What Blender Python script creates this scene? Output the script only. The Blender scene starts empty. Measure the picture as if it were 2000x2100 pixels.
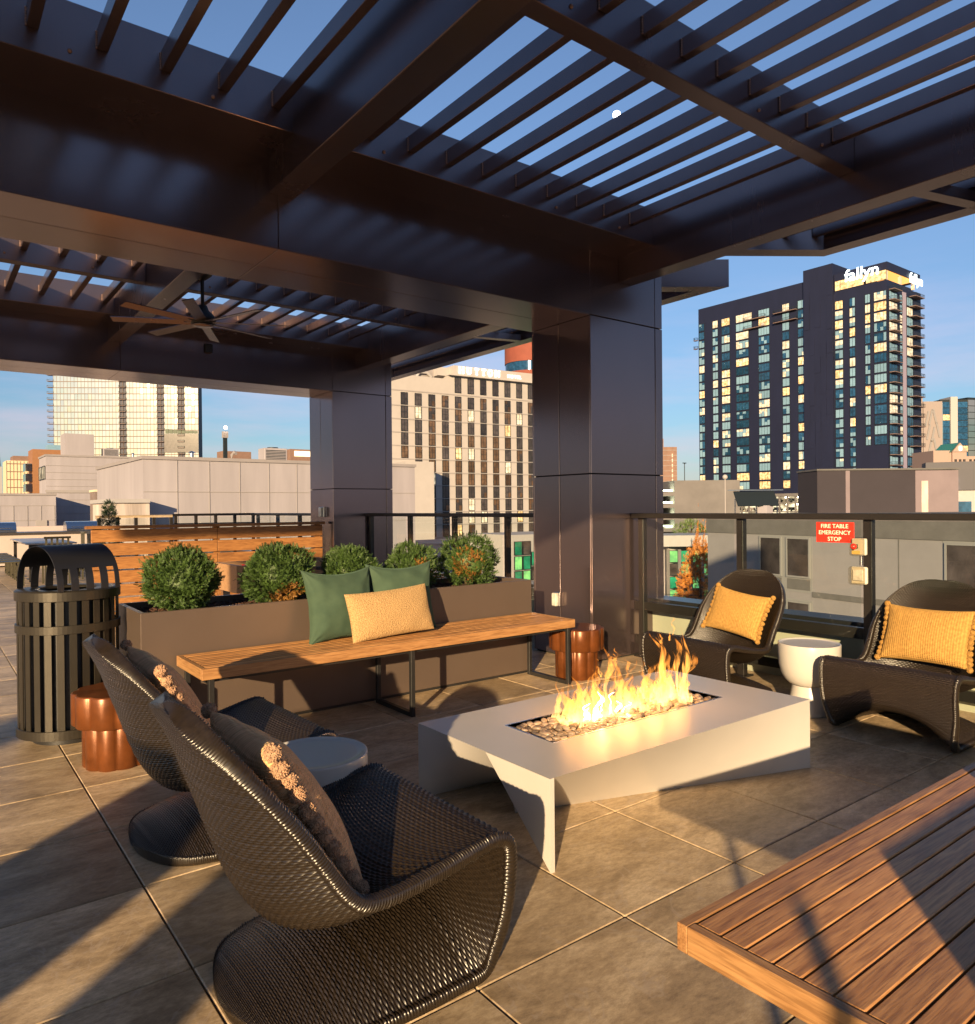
import bpy, bmesh, math, random
import numpy as np
from mathutils import Vector, Matrix
R = math.radians
random.seed(7)
rng = np.random.default_rng(7)
scene = bpy.context.scene
COL = scene.collection

# ---------------------------------------------------------------- camera
YAW, PITCH, ROLL = 0.919139386, -0.00572904, -0.00917853525
_f = Vector((math.cos(YAW) * math.cos(PITCH), math.sin(YAW) * math.cos(PITCH), math.sin(PITCH)))
_r = Vector((math.sin(YAW), -math.cos(YAW), 0))
_u = _r.cross(_f)
_r2 = math.cos(ROLL) * _r + math.sin(ROLL) * _u
_u2 = -math.sin(ROLL) * _r + math.cos(ROLL) * _u
cam_d = bpy.data.cameras.new('camera')
cam = bpy.data.objects.new('camera', cam_d)
COL.objects.link(cam)
m = Matrix((( _r2.x, _u2.x, -_f.x, 0), (_r2.y, _u2.y, -_f.y, 0), (_r2.z, _u2.z, -_f.z, 1.365), (0, 0, 0, 1)))
cam.matrix_world = m
cam_d.sensor_fit = 'HORIZONTAL'
cam_d.sensor_width = 36.0
cam_d.lens = 36.0 * 1527.23 / 2000.0
cam_d.clip_start = 0.05
cam_d.clip_end = 6000
scene.camera = cam

# ---------------------------------------------------------------- sky, sun, exposure
SUN_AZ = R(41.0)      # direction the light travels in plan, from +X towards +Y
SUN_EL = R(12.9)
world = bpy.data.worlds.new('World')
scene.world = world
world.use_nodes = True
wn, wl = world.node_tree.nodes, world.node_tree.links
wn.clear()
sky = wn.new('ShaderNodeTexSky')
sky.sky_type = 'NISHITA'
sky.sun_disc = False
sky.sun_elevation = SUN_EL
_sv = Vector((-math.cos(SUN_AZ), -math.sin(SUN_AZ), 0))
sky.sun_rotation = math.atan2(_sv.x, _sv.y)
sky.altitude = 150
sky.air_density = 1.0
sky.dust_density = 0.3
sky.ozone_density = 5.0
bg = wn.new('ShaderNodeBackground')
bg.inputs['Strength'].default_value = 0.115
wo = wn.new('ShaderNodeOutputWorld')
# thin evening clouds low in the sky
tc = wn.new('ShaderNodeTexCoord')
mp = wn.new('ShaderNodeMapping')
mp.inputs['Scale'].default_value = (1.6, 1.6, 9.0)
nz = wn.new('ShaderNodeTexNoise')
nz.inputs['Scale'].default_value = 1.7
nz.inputs['Detail'].default_value = 6
nz.inputs['Roughness'].default_value = 0.55
cr = wn.new('ShaderNodeValToRGB')
cr.color_ramp.elements[0].position = 0.40
cr.color_ramp.elements[0].color = (0, 0, 0, 1)
cr.color_ramp.elements[1].position = 0.66
cr.color_ramp.elements[1].color = (0.60, 0.60, 0.60, 1)
sx = wn.new('ShaderNodeSeparateXYZ')
mr = wn.new('ShaderNodeMapRange')
mr.inputs[1].default_value = 0.30
mr.inputs[2].default_value = 0.05
mu = wn.new('ShaderNodeMath'); mu.operation = 'MULTIPLY'
mx = wn.new('ShaderNodeMix'); mx.data_type = 'RGBA'
mx.inputs[7].default_value = (6.0, 4.4, 5.0, 1)
wl.new(tc.outputs['Generated'], mp.inputs['Vector'])
wl.new(mp.outputs[0], nz.inputs['Vector'])
wl.new(nz.outputs[0], cr.inputs[0])
wl.new(tc.outputs['Generated'], sx.inputs[0])
wl.new(sx.outputs[2], mr.inputs[0])
wl.new(cr.outputs[0], mu.inputs[0])
wl.new(mr.outputs[0], mu.inputs[1])
wl.new(mu.outputs[0], mx.inputs[0])
hs = wn.new('ShaderNodeHueSaturation')
hs.inputs['Saturation'].default_value = 0.92
hs.inputs['Hue'].default_value = 0.506
tn = wn.new('ShaderNodeMix'); tn.data_type = 'RGBA'; tn.blend_type = 'MULTIPLY'; tn.inputs[0].default_value = 1.0
tn.inputs[7].default_value = (0.93, 0.90, 0.80, 1)
wl.new(sky.outputs[0], hs.inputs['Color'])
wl.new(hs.outputs[0], tn.inputs[6])
wl.new(tn.outputs[2], mx.inputs[6])
ex = wn.new('ShaderNodeMapRange')          # evening sky: deeper towards the horizon, all round
ex.inputs[1].default_value = 0.0; ex.inputs[2].default_value = 0.42; ex.inputs[3].default_value = 0.33; ex.inputs[4].default_value = 0.60
wl.new(sx.outputs[2], ex.inputs[0])
em_ = wn.new('ShaderNodeVectorMath'); em_.operation = 'SCALE'
wl.new(mx.outputs[2], em_.inputs[0]); wl.new(ex.outputs[0], em_.inputs['Scale'])
wl.new(em_.outputs[0], bg.inputs['Color'])
wl.new(bg.outputs[0], wo.inputs['Surface'])

sun_d = bpy.data.lights.new('sun', 'SUN')
sun_d.energy = 3.25
sun_d.angle = R(0.6)
sun_d.color = (1.0, 0.72, 0.40)
sun = bpy.data.objects.new('sun', sun_d)
COL.objects.link(sun)
_d = Vector((math.cos(SUN_AZ) * math.cos(SUN_EL), math.sin(SUN_AZ) * math.cos(SUN_EL), -math.sin(SUN_EL)))
sun.rotation_euler = _d.to_track_quat('-Z', 'Y').to_euler()
sun.location = (-20, -18, 20)

scene.view_settings.view_transform = 'Standard'
scene.view_settings.look = 'None'
scene.view_settings.exposure = 1.72
scene.view_settings.gamma = 1.0
scene.view_settings.use_curve_mapping = False
scene.render.engine = 'CYCLES'
scene.cycles.max_bounces = 8
scene.cycles.transparent_max_bounces = 24
scene.cycles.use_denoising = True
scene.cycles.sample_clamp_indirect = 6.0

# ---------------------------------------------------------------- helpers
def setp(o, label=None, cat=None, group=None, kind=None):
    if label: o['label'] = label
    if cat: o['category'] = cat
    if group: o['group'] = group
    if kind: o['kind'] = kind
    return o

def thing(name, label, cat, loc=(0, 0, 0), rz=0.0, group=None):
    o = bpy.data.objects.new(name, None)
    o.empty_display_size = 0.2
    o.location = loc
    o.rotation_euler = (0, 0, rz)
    COL.objects.link(o)
    return setp(o, label, cat, group)

def wmat(o):
    M = Matrix.Translation(o.location) @ o.rotation_euler.to_matrix().to_4x4() @ Matrix.Diagonal((*o.scale, 1))
    return (wmat(o.parent) @ M) if o.parent else M

class MB:
    """collects boxes, bars, tubes; builds ONE mesh"""
    def __init__(s):
        s.v = []; s.f = []; s.mi = []; s.sm = []; s.cur = 0
    def add(s, vs, fs, smooth=False):
        n = len(s.v)
        s.v.extend([tuple(q) for q in vs])
        for f in fs:
            s.f.append(tuple(i + n for i in f)); s.mi.append(s.cur); s.sm.append(smooth)
        return s
    def box(s, x0, x1, y0, y1, z0, z1, bev=0.0):
        if x1 < x0: x0, x1 = x1, x0
        if y1 < y0: y0, y1 = y1, y0
        if z1 < z0: z0, z1 = z1, z0
        if bev <= 0 or min(x1 - x0, y1 - y0, z1 - z0) < 2.2 * bev:
            v = [(x0, y0, z0), (x1, y0, z0), (x1, y1, z0), (x0, y1, z0), (x0, y0, z1), (x1, y0, z1), (x1, y1, z1), (x0, y1, z1)]
            return s.add(v, [(0, 3, 2, 1), (4, 5, 6, 7), (0, 1, 5, 4), (1, 2, 6, 5), (2, 3, 7, 6), (3, 0, 4, 7)])
        b = bev
        xs, ys, zs = (x0, x1), (y0, y1), (z0, z1)
        v = []; idx = {}
        for i in (0, 1):
            for j in (0, 1):
                for k in (0, 1):
                    sx_, sy_, sz_ = (1 - 2 * i), (1 - 2 * j), (1 - 2 * k)
                    c = (xs[i], ys[j], zs[k])
                    idx[i, j, k, 0] = len(v); v.append((c[0], c[1] + sy_ * b, c[2] + sz_ * b))
                    idx[i, j, k, 1] = len(v); v.append((c[0] + sx_ * b, c[1], c[2] + sz_ * b))
                    idx[i, j, k, 2] = len(v); v.append((c[0] + sx_ * b, c[1] + sy_ * b, c[2]))
        f = []
        I = lambda i, j, k, a: idx[i, j, k, a]
        for i in (0, 1):
            q = [I(i, 0, 0, 0), I(i, 1, 0, 0), I(i, 1, 1, 0), I(i, 0, 1, 0)]; f.append(q if i else q[::-1])
            q = [I(0, i, 0, 1), I(0, i, 1, 1), I(1, i, 1, 1), I(1, i, 0, 1)]; f.append(q if i else q[::-1])
            q = [I(0, 0, i, 2), I(1, 0, i, 2), I(1, 1, i, 2), I(0, 1, i, 2)]; f.append(q if i else q[::-1])
        for i in (0, 1):
            for j in (0, 1):
                f.append([I(i, j, 0, 0), I(i, j, 1, 0), I(i, j, 1, 1), I(i, j, 0, 1)])
                f.append([I(i, 0, j, 0), I(i, 1, j, 0), I(i, 1, j, 2), I(i, 0, j, 2)])
                f.append([I(0, i, j, 1), I(1, i, j, 1), I(1, i, j, 2), I(0, i, j, 2)])
                for k in (0, 1):
                    f.append([I(i, j, k, 0), I(i, j, k, 1), I(i, j, k, 2)])
        return s.add(v, f)
    def prism(s, poly, z0, z1):
        n = len(poly)
        v = [(p[0], p[1], z0) for p in poly] + [(p[0], p[1], z1) for p in poly]
        f = [tuple(range(n))[::-1], tuple(range(n, 2 * n))] + [(i, (i + 1) % n, n + (i + 1) % n, n + i) for i in range(n)]
        return s.add(v, f)
    def obox(s, c, ax, ay, az):
        """oriented box from centre and three half-axis vectors"""
        c, ax, ay, az = Vector(c), Vector(ax), Vector(ay), Vector(az)
        v = [c + sx_ * ax + sy_ * ay + sz_ * az for sz_ in (-1, 1) for sx_, sy_ in ((-1, -1), (1, -1), (1, 1), (-1, 1))]
        return s.add(v, [(0, 3, 2, 1), (4, 5, 6, 7), (0, 1, 5, 4), (1, 2, 6, 5), (2, 3, 7, 6), (3, 0, 4, 7)])
    def bar(s, p, q, w, h=None, up=(0, 0, 1)):
        p, q = Vector(p), Vector(q); d = q - p; L = d.length; d.normalize()
        upv = Vector(up)
        if abs(d.dot(upv)) > 0.98: upv = Vector((1, 0, 0))
        sd = d.cross(upv).normalized(); u2 = sd.cross(d)
        return s.obox((p + q) / 2, d * L / 2, sd * w / 2, u2 * (h or w) / 2)
    def cyl(s, c, r, z0, z1, n=24, r2=None, caps=True):
        r2 = r if r2 is None else r2
        a = [2 * math.pi * i / n for i in range(n)]
        v = [(c[0] + r * math.cos(t), c[1] + r * math.sin(t), z0) for t in a] + [(c[0] + r2 * math.cos(t), c[1] + r2 * math.sin(t), z1) for t in a]
        s.add(v, [(i, (i + 1) % n, n + (i + 1) % n, n + i) for i in range(n)], True)
        if caps:
            s.add(v[:n], [tuple(range(n))[::-1]]); s.add(v[n:], [tuple(range(n))])
        return s
    def lathe(s, c, prof, n=40, smooth=True):
        """prof: list of (r, z)"""
        v = []
        for r, z in prof:
            for i in range(n):
                t = 2 * math.pi * i / n
                v.append((c[0] + r * math.cos(t), c[1] + r * math.sin(t), c[2] + z))
        f = []
        for j in range(len(prof) - 1):
            for i in range(n):
                f.append((j * n + i, j * n + (i + 1) % n, (j + 1) * n + (i + 1) % n, (j + 1) * n + i))
        return s.add(v, f, smooth)
    def tube(s, pts, r, n=8, rads=None):
        pts = [Vector(p) for p in pts]
        v = []
        for i, p in enumerate(pts):
            d = (pts[min(i + 1, len(pts) - 1)] - pts[max(i - 1, 0)]).normalized()
            up = Vector((0, 0, 1)) if abs(d.z) < 0.95 else Vector((1, 0, 0))
            a = d.cross(up).normalized(); b = a.cross(d)
            rr = rads[i] if rads else r
            for k in range(n):
                t = 2 * math.pi * k / n
                v.append(p + rr * (math.cos(t) * a + math.sin(t) * b))
        f = [(i * n + k, i * n + (k + 1) % n, (i + 1) * n + (k + 1) % n, (i + 1) * n + k) for i in range(len(pts) - 1) for k in range(n)]
        s.add(v, f, True)
        m_ = len(v)
        s.add(v[:n], [tuple(range(n))]); s.add(v[-n:], [tuple(range(n))[::-1]])
        return s
    def ball(s, c, r, nu=10, nv=6, sq=(1, 1, 1)):
        prof = []
        v = [];
        for j in range(nv + 1):
            t = math.pi * j / nv
            for i in range(nu):
                a = 2 * math.pi * i / nu
                v.append((c[0] + r * sq[0] * math.sin(t) * math.cos(a), c[1] + r * sq[1] * math.sin(t) * math.sin(a), c[2] + r * sq[2] * math.cos(t)))
        f = [(j * nu + i, (j + 1) * nu + i, (j + 1) * nu + (i + 1) % nu, j * nu + (i + 1) % nu) for j in range(nv) for i in range(nu)]
        return s.add(v, f, True)
    def mesh(s, name, mats, M=None):
        me = bpy.data.meshes.new(name)
        vs = s.v
        if M is not None:
            vs = [tuple(M @ Vector(q)) for q in vs]
        me.from_pydata(vs, [], s.f)
        for mt in (mats if isinstance(mats, (list, tuple)) else [mats]): me.materials.append(mt)
        me.polygons.foreach_set('material_index', s.mi)
        me.polygons.foreach_set('use_smooth', s.sm)
        me.update()
        return me
    def build(s, name, mats, parent=None, world=True):
        """world=True: the collected points are world coordinates"""
        M = wmat(parent).inverted() if (parent is not None and world) else None
        me = s.mesh(name, mats, M)
        o = bpy.data.objects.new(name, me)
        COL.objects.link(o)
        if parent is not None: o.parent = parent
        return o

def inst(name, me, parent=None, loc=(0, 0, 0), rz=0.0, scale=(1, 1, 1), rot=None):
    o = bpy.data.objects.new(name, me)
    COL.objects.link(o)
    o.location = loc
    o.rotation_euler = rot if rot else (0, 0, rz)
    o.scale = scale
    if parent is not None: o.parent = parent
    return o

def dup(o, parent=None):
    c = o.copy(); COL.objects.link(c); c.parent = parent
    for ch in list(o.children): dup(ch, c)
    return c

def npmesh(name, V, F, mat, smooth=True, uv=None, mi=None):
    me = bpy.data.meshes.new(name)
    nv, nf = len(V), len(F)
    k = F.shape[1]
    me.vertices.add(nv); me.vertices.foreach_set('co', np.asarray(V, np.float32).ravel())
    me.loops.add(nf * k); me.loops.foreach_set('vertex_index', F.astype(np.int32).ravel())
    me.polygons.add(nf)
    me.polygons.foreach_set('loop_start', np.arange(0, nf * k, k, dtype=np.int32))
    me.polygons.foreach_set('loop_total', np.full(nf, k, dtype=np.int32))
    me.polygons.foreach_set('use_smooth', np.full(nf, smooth, dtype=bool))
    if mi is not None: me.polygons.foreach_set('material_index', np.asarray(mi, np.int32))
    if uv is not None:
        l = me.uv_layers.new(name='UVMap')
        l.data.foreach_set('uv', np.asarray(uv, np.float32)[F.ravel()].ravel())
    for mt in (mat if isinstance(mat, (list, tuple)) else [mat]): me.materials.append(mt)
    me.update(); me.validate()
    return me

# ---------------------------------------------------------------- materials
def newmat(name):
    mt = bpy.data.materials.new(name); mt.use_nodes = True
    nt = mt.node_tree
    return mt, nt, nt.nodes['Principled BSDF']

def mat(name, col, rough=0.6, metal=0.0, var=0.0, vscale=3.0, bump=0.0, bscale=40.0, col2=None, stretch=(1, 1, 1), coords='Object', objvar=0.0, spec=None, coat=0.0, rvar=0.0):
    mt, nt, b = newmat(name)
    N, L = nt.nodes, nt.links
    b.inputs['Base Color'].default_value = (*col, 1)
    b.inputs['Roughness'].default_value = rough
    b.inputs['Metallic'].default_value = metal
    if spec is not None: b.inputs['Specular IOR Level'].default_value = spec
    if coat: b.inputs['Coat Weight'].default_value = coat; b.inputs['Coat Roughness'].default_value = 0.12
    if var or bump or objvar or col2 or rvar:
        t = N.new('ShaderNodeTexCoord'); mpn = N.new('ShaderNodeMapping'); mpn.inputs['Scale'].default_value = stretch
        L.new(t.outputs[coords], mpn.inputs[0])
        vec = mpn.outputs[0]
        if objvar:
            oi = N.new('ShaderNodeObjectInfo')
            ad = N.new('ShaderNodeVectorMath'); ad.operation = 'ADD'
            sc = N.new('ShaderNodeVectorMath'); sc.operation = 'SCALE'
            cb = N.new('ShaderNodeCombineXYZ')
            L.new(oi.outputs['Random'], cb.inputs[0]); L.new(oi.outputs['Random'], cb.inputs[1]); L.new(oi.outputs['Random'], cb.inputs[2])
            L.new(cb.outputs[0], sc.inputs[0]); sc.inputs['Scale'].default_value = 37.0
            L.new(vec, ad.inputs[0]); L.new(sc.outputs[0], ad.inputs[1]); vec = ad.outputs[0]
        n1 = N.new('ShaderNodeTexNoise'); n1.inputs['Scale'].default_value = vscale; n1.inputs['Detail'].default_value = 8; n1.inputs['Roughness'].default_value = 0.62
        L.new(vec, n1.inputs['Vector'])
        c2 = col2 if col2 else tuple(c * (1 - var) for c in col)
        c1 = col if col2 else tuple(min(1, c * (1 + var)) for c in col)
        rp = N.new('ShaderNodeValToRGB')
        rp.color_ramp.elements[0].position = 0.30; rp.color_ramp.elements[1].position = 0.70
        rp.color_ramp.elements[0].color = (*c2, 1); rp.color_ramp.elements[1].color = (*c1, 1)
        L.new(n1.outputs[0], rp.inputs[0])
        out = rp.outputs[0]
        if objvar:
            hv = N.new('ShaderNodeHueSaturation')
            m1 = N.new('ShaderNodeMapRange'); m1.inputs[3].default_value = 1 - objvar; m1.inputs[4].default_value = 1 + objvar
            L.new(oi.outputs['Random'], m1.inputs[0]); L.new(m1.outputs[0], hv.inputs['Value']); L.new(out, hv.inputs['Color']); out = hv.outputs[0]
        L.new(out, b.inputs['Base Color'])
        if rvar:
            m2 = N.new('ShaderNodeMapRange'); m2.inputs[3].default_value = max(0.02, rough - rvar); m2.inputs[4].default_value = min(1, rough + rvar)
            L.new(n1.outputs[0], m2.inputs[0]); L.new(m2.outputs[0], b.inputs['Roughness'])
        if bump:
            n2 = N.new('ShaderNodeTexNoise'); n2.inputs['Scale'].default_value = bscale; n2.inputs['Detail'].default_value = 5
            L.new(vec, n2.inputs['Vector'])
            bp = N.new('ShaderNodeBump'); bp.inputs['Strength'].default_value = bump; bp.inputs['Distance'].default_value = 0.01
            L.new(n2.outputs[0], bp.inputs['Height']); L.new(bp.outputs[0], b.inputs['Normal'])
    return mt

def emat(name, col, strength, col2=None, scale=3.0):
    mt, nt, b = newmat(name)
    N, L = nt.nodes, nt.links
    b.inputs['Base Color'].default_value = (*[c * 0.3 for c in col], 1)
    b.inputs['Emission Color'].default_value = (*col, 1)
    b.inputs['Emission Strength'].default_value = strength
    if col2:
        t = N.new('ShaderNodeTexCoord'); oi = N.new('ShaderNodeObjectInfo')
        ad = N.new('ShaderNodeVectorMath'); ad.operation = 'MULTIPLY_ADD'
        cb = N.new('ShaderNodeCombineXYZ')
        for i in range(3): L.new(oi.outputs['Random'], cb.inputs[i])
        L.new(cb.outputs[0], ad.inputs[0]); ad.inputs[1].default_value = (50, 50, 50)
        L.new(t.outputs['Object'], ad.inputs[2])
        n1 = N.new('ShaderNodeTexNoise'); n1.inputs['Scale'].default_value = scale; n1.inputs['Detail'].default_value = 4
        L.new(ad.outputs[0], n1.inputs['Vector'])
        rp = N.new('ShaderNodeValToRGB'); rp.color_ramp.elements[0].position = 0.38; rp.color_ramp.elements[1].position = 0.62
        rp.color_ramp.elements[0].color = (*col2, 1); rp.color_ramp.elements[1].color = (*col, 1)
        L.new(n1.outputs[0], rp.inputs[0]); L.new(rp.outputs[0], b.inputs['Emission Color'])
    b.inputs['Roughness'].default_value = 0.15
    return mt

def glassmat(name, tint=(0.9, 0.95, 0.93), refl=0.9, rough=0.02, blend=0.12):
    mt = bpy.data.materials.new(name); mt.use_nodes = True
    nt = mt.node_tree; N, L = nt.nodes, nt.links; N.clear()
    o = N.new('ShaderNodeOutputMaterial'); t = N.new('ShaderNodeBsdfTransparent'); g = N.new('ShaderNodeBsdfGlossy'); fr = N.new('ShaderNodeFresnel'); mxs = N.new('ShaderNodeMixShader')
    t.inputs[0].default_value = (*tint, 1); g.inputs[0].default_value = (refl, refl, refl, 1); g.inputs['Roughness'].default_value = rough
    fr.inputs[0].default_value = 1.3 + blend
    ge = N.new('ShaderNodeNewGeometry'); iv = N.new('ShaderNodeMath'); iv.operation = 'SUBTRACT'; iv.inputs[0].default_value = 1.0
    ml = N.new('ShaderNodeMath'); ml.operation = 'MULTIPLY'
    L.new(ge.outputs['Backfacing'], iv.inputs[1]); L.new(fr.outputs[0], ml.inputs[0]); L.new(iv.outputs[0], ml.inputs[1])
    L.new(ml.outputs[0], mxs.inputs[0]); L.new(t.outputs[0], mxs.inputs[1]); L.new(g.outputs[0], mxs.inputs[2]); L.new(mxs.outputs[0], o.inputs[0])
    return mt

M_bronze = mat('bronze_metal', (0.185, 0.142, 0.150), 0.27, 0.85, var=0.10, vscale=2.0, stretch=(1, 1, 0.15), bump=0.02, bscale=120, rvar=0.015)
M_bronze_p = mat('bronze_panel', (0.225, 0.172, 0.178), 0.20, 0.88, var=0.08, vscale=1.5, stretch=(0.6, 0.6, 0.25), objvar=0.06, bump=0.012, bscale=60, rvar=0.04)
M_joint = mat('joint_black', (0.008, 0.008, 0.008), 0.9)
M_weld = mat('weld_bead', (0.30, 0.20, 0.17), 0.5, 0.4)
M_black = mat('black_paint', (0.022, 0.021, 0.021), 0.42, 0.2, var=0.15, vscale=8)
M_railm = mat('railing_metal', (0.028, 0.024, 0.022), 0.38, 0.4, var=0.1, vscale=6)
M_white = mat('white_composite', (0.48, 0.455, 0.43), 0.33, 0.0, var=0.05, vscale=1.8, bump=0.02, bscale=200, rvar=0.06)
M_ceram = mat('white_ceramic', (0.50, 0.475, 0.44), 0.28, 0.0, var=0.03, vscale=3)
M_copper = mat('copper_glaze', (0.150, 0.046, 0.012), 0.34, 0.35, var=0.35, vscale=7, rvar=0.14, bump=0.05, bscale=30)
M_canm = mat('can_metal', (0.040, 0.034, 0.026), 0.38, 0.45, var=0.12, vscale=6, bump=0.02, bscale=90)
M_hood = mat('hood_metal', (0.020, 0.021, 0.027), 0.36, 0.25, var=0.1, vscale=4)
M_planter = mat('planter_metal', (0.125, 0.092, 0.074), 0.38, 0.35, var=0.06, vscale=2, bump=0.012, bscale=50, rvar=0.04)
M_soil = mat('bark_mulch', (0.07, 0.03, 0.018), 0.95, var=0.6, vscale=40, bump=1.0, bscale=60)
M_wall = mat('cream_stucco', (0.40, 0.38, 0.29), 0.85, var=0.06, vscale=3, bump=0.12, bscale=160)
M_glass = glassmat('clear_glass', (0.93, 0.96, 0.95), 0.9, 0.01, 0.12)
M_red = mat('sign_red', (0.75, 0.03, 0.015), 0.45)
M_signw = mat('sign_letters', (0.80, 0.74, 0.58), 0.5)
M_steel = mat('brushed_steel', (0.55, 0.55, 0.56), 0.22, 1.0, var=0.05, vscale=5, stretch=(1, 1, 8))
M_plastic = mat('clear_cover', (0.50, 0.48, 0.42), 0.15, 0.0, var=0.3, vscale=20, coat=0.6)

def woodmat(name, c1, c2, axis=0, rough=0.45, ov=0.22, gs=1.0):
    mt, nt, b = newmat(name)
    N, L = nt.nodes, nt.links
    t = N.new('ShaderNodeTexCoord'); oi = N.new('ShaderNodeObjectInfo')
    ad = N.new('ShaderNodeVectorMath'); ad.operation = 'MULTIPLY_ADD'
    cb = N.new('ShaderNodeCombineXYZ')
    for i in range(3): L.new(oi.outputs['Random'], cb.inputs[i])
    L.new(cb.outputs[0], ad.inputs[0]); ad.inputs[1].default_value = (19, 23, 29)
    L.new(t.outputs['Object'], ad.inputs[2])
    mpn = N.new('ShaderNodeMapping')
    s = [18 * gs, 18 * gs, 18 * gs]; s[axis] = 2.0 * gs
    mpn.inputs['Scale'].default_value = s
    L.new(ad.outputs[0], mpn.inputs[0])
    n1 = N.new('ShaderNodeTexNoise'); n1.inputs['Scale'].default_value = 1.6; n1.inputs['Detail'].default_value = 7; n1.inputs['Distortion'].default_value = 1.4
    L.new(mpn.outputs[0], n1.inputs['Vector'])
    rp = N.new('ShaderNodeValToRGB'); rp.color_ramp.elements[0].position = 0.32; rp.color_ramp.elements[1].position = 0.68
    rp.color_ramp.elements[0].color = (*c2, 1); rp.color_ramp.elements[1].color = (*c1, 1)
    L.new(n1.outputs[0], rp.inputs[0])
    mp2 = N.new('ShaderNodeMapping'); s2 = [190 * gs] * 3; s2[axis] = 11 * gs; mp2.inputs['Scale'].default_value = s2
    L.new(ad.outputs[0], mp2.inputs[0])
    n2 = N.new('ShaderNodeTexNoise'); n2.inputs['Scale'].default_value = 1.0; n2.inputs['Detail'].default_value = 3
    L.new(mp2.outputs[0], n2.inputs['Vector'])
    hv = N.new('ShaderNodeHueSaturation')
    m1 = N.new('ShaderNodeMapRange'); m1.inputs[3].default_value = 1 - ov; m1.inputs[4].default_value = 1 + ov
    L.new(oi.outputs['Random'], m1.inputs[0]); L.new(m1.outputs[0], hv.inputs['Value']); L.new(rp.outputs[0], hv.inputs['Color'])
    mm = N.new('ShaderNodeMix'); mm.data_type = 'RGBA'; mm.blend_type = 'MULTIPLY'; mm.inputs[0].default_value = 0.55
    r2 = N.new('ShaderNodeValToRGB'); r2.color_ramp.elements[0].position = 0.35; r2.color_ramp.elements[0].color = (0.40, 0.34, 0.28, 1); r2.color_ramp.elements[1].position = 0.55; r2.color_ramp.elements[1].color = (1, 1, 1, 1)
    L.new(n2.outputs[0], r2.inputs[0])
    L.new(hv.outputs[0], mm.inputs[6]); L.new(r2.outputs[0], mm.inputs[7])
    L.new(mm.outputs[2], b.inputs['Base Color'])
    b.inputs['Roughness'].default_value = rough
    bp = N.new('ShaderNodeBump'); bp.inputs['Strength'].default_value = 0.18; bp.inputs['Distance'].default_value = 0.004
    L.new(n2.outputs[0], bp.inputs['Height']); L.new(bp.outputs[0], b.inputs['Normal'])
    return mt

M_ipe = woodmat('oiled_hardwood', (0.52, 0.265, 0.098), (0.32, 0.145, 0.050), 0, 0.42, 0.28)
M_ipe_y = woodmat('oiled_hardwood_end', (0.40, 0.22, 0.088), (0.31, 0.155, 0.058), 1, 0.45, 0.10)
M_ipe_x = woodmat('oiled_hardwood_edge', (0.38, 0.20, 0.080), (0.28, 0.135, 0.05), 0, 0.45, 0.10)
M_cedar = woodmat('cedar_board', (0.36, 0.165, 0.052), (0.23, 0.095, 0.028), 0, 0.55, 0.14)
# ================================================================ STRUCTURE
# ---- ground of the city, far below the roof
mb = MB(); mb.box(-2500, 2500, -2500, 2500, -26.0, -25.0)
M_ground = mat('city_ground', (0.10, 0.095, 0.09), 0.9, var=0.4, vscale=0.02)
setp(mb.build('ground', M_ground), kind='structure')
mb = MB(); mb.box(30, 420, 54, 66, -25.0, -24.9)
M_road = mat('asphalt', (0.05, 0.05, 0.055), 0.85, var=0.2, vscale=0.5)
setp(mb.build('road', M_road), kind='structure')
mb = MB()
mb.box(-30, 5.46, -14, 60, -3.2, -0.030)
mb.box(-30, 2.3, 60, 62, -3.2, -0.030)
M_slab = mat('roof_slab', (0.03, 0.028, 0.026), 0.95)
deck = setp(mb.build('roof_deck', M_slab), kind='structure')

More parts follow.
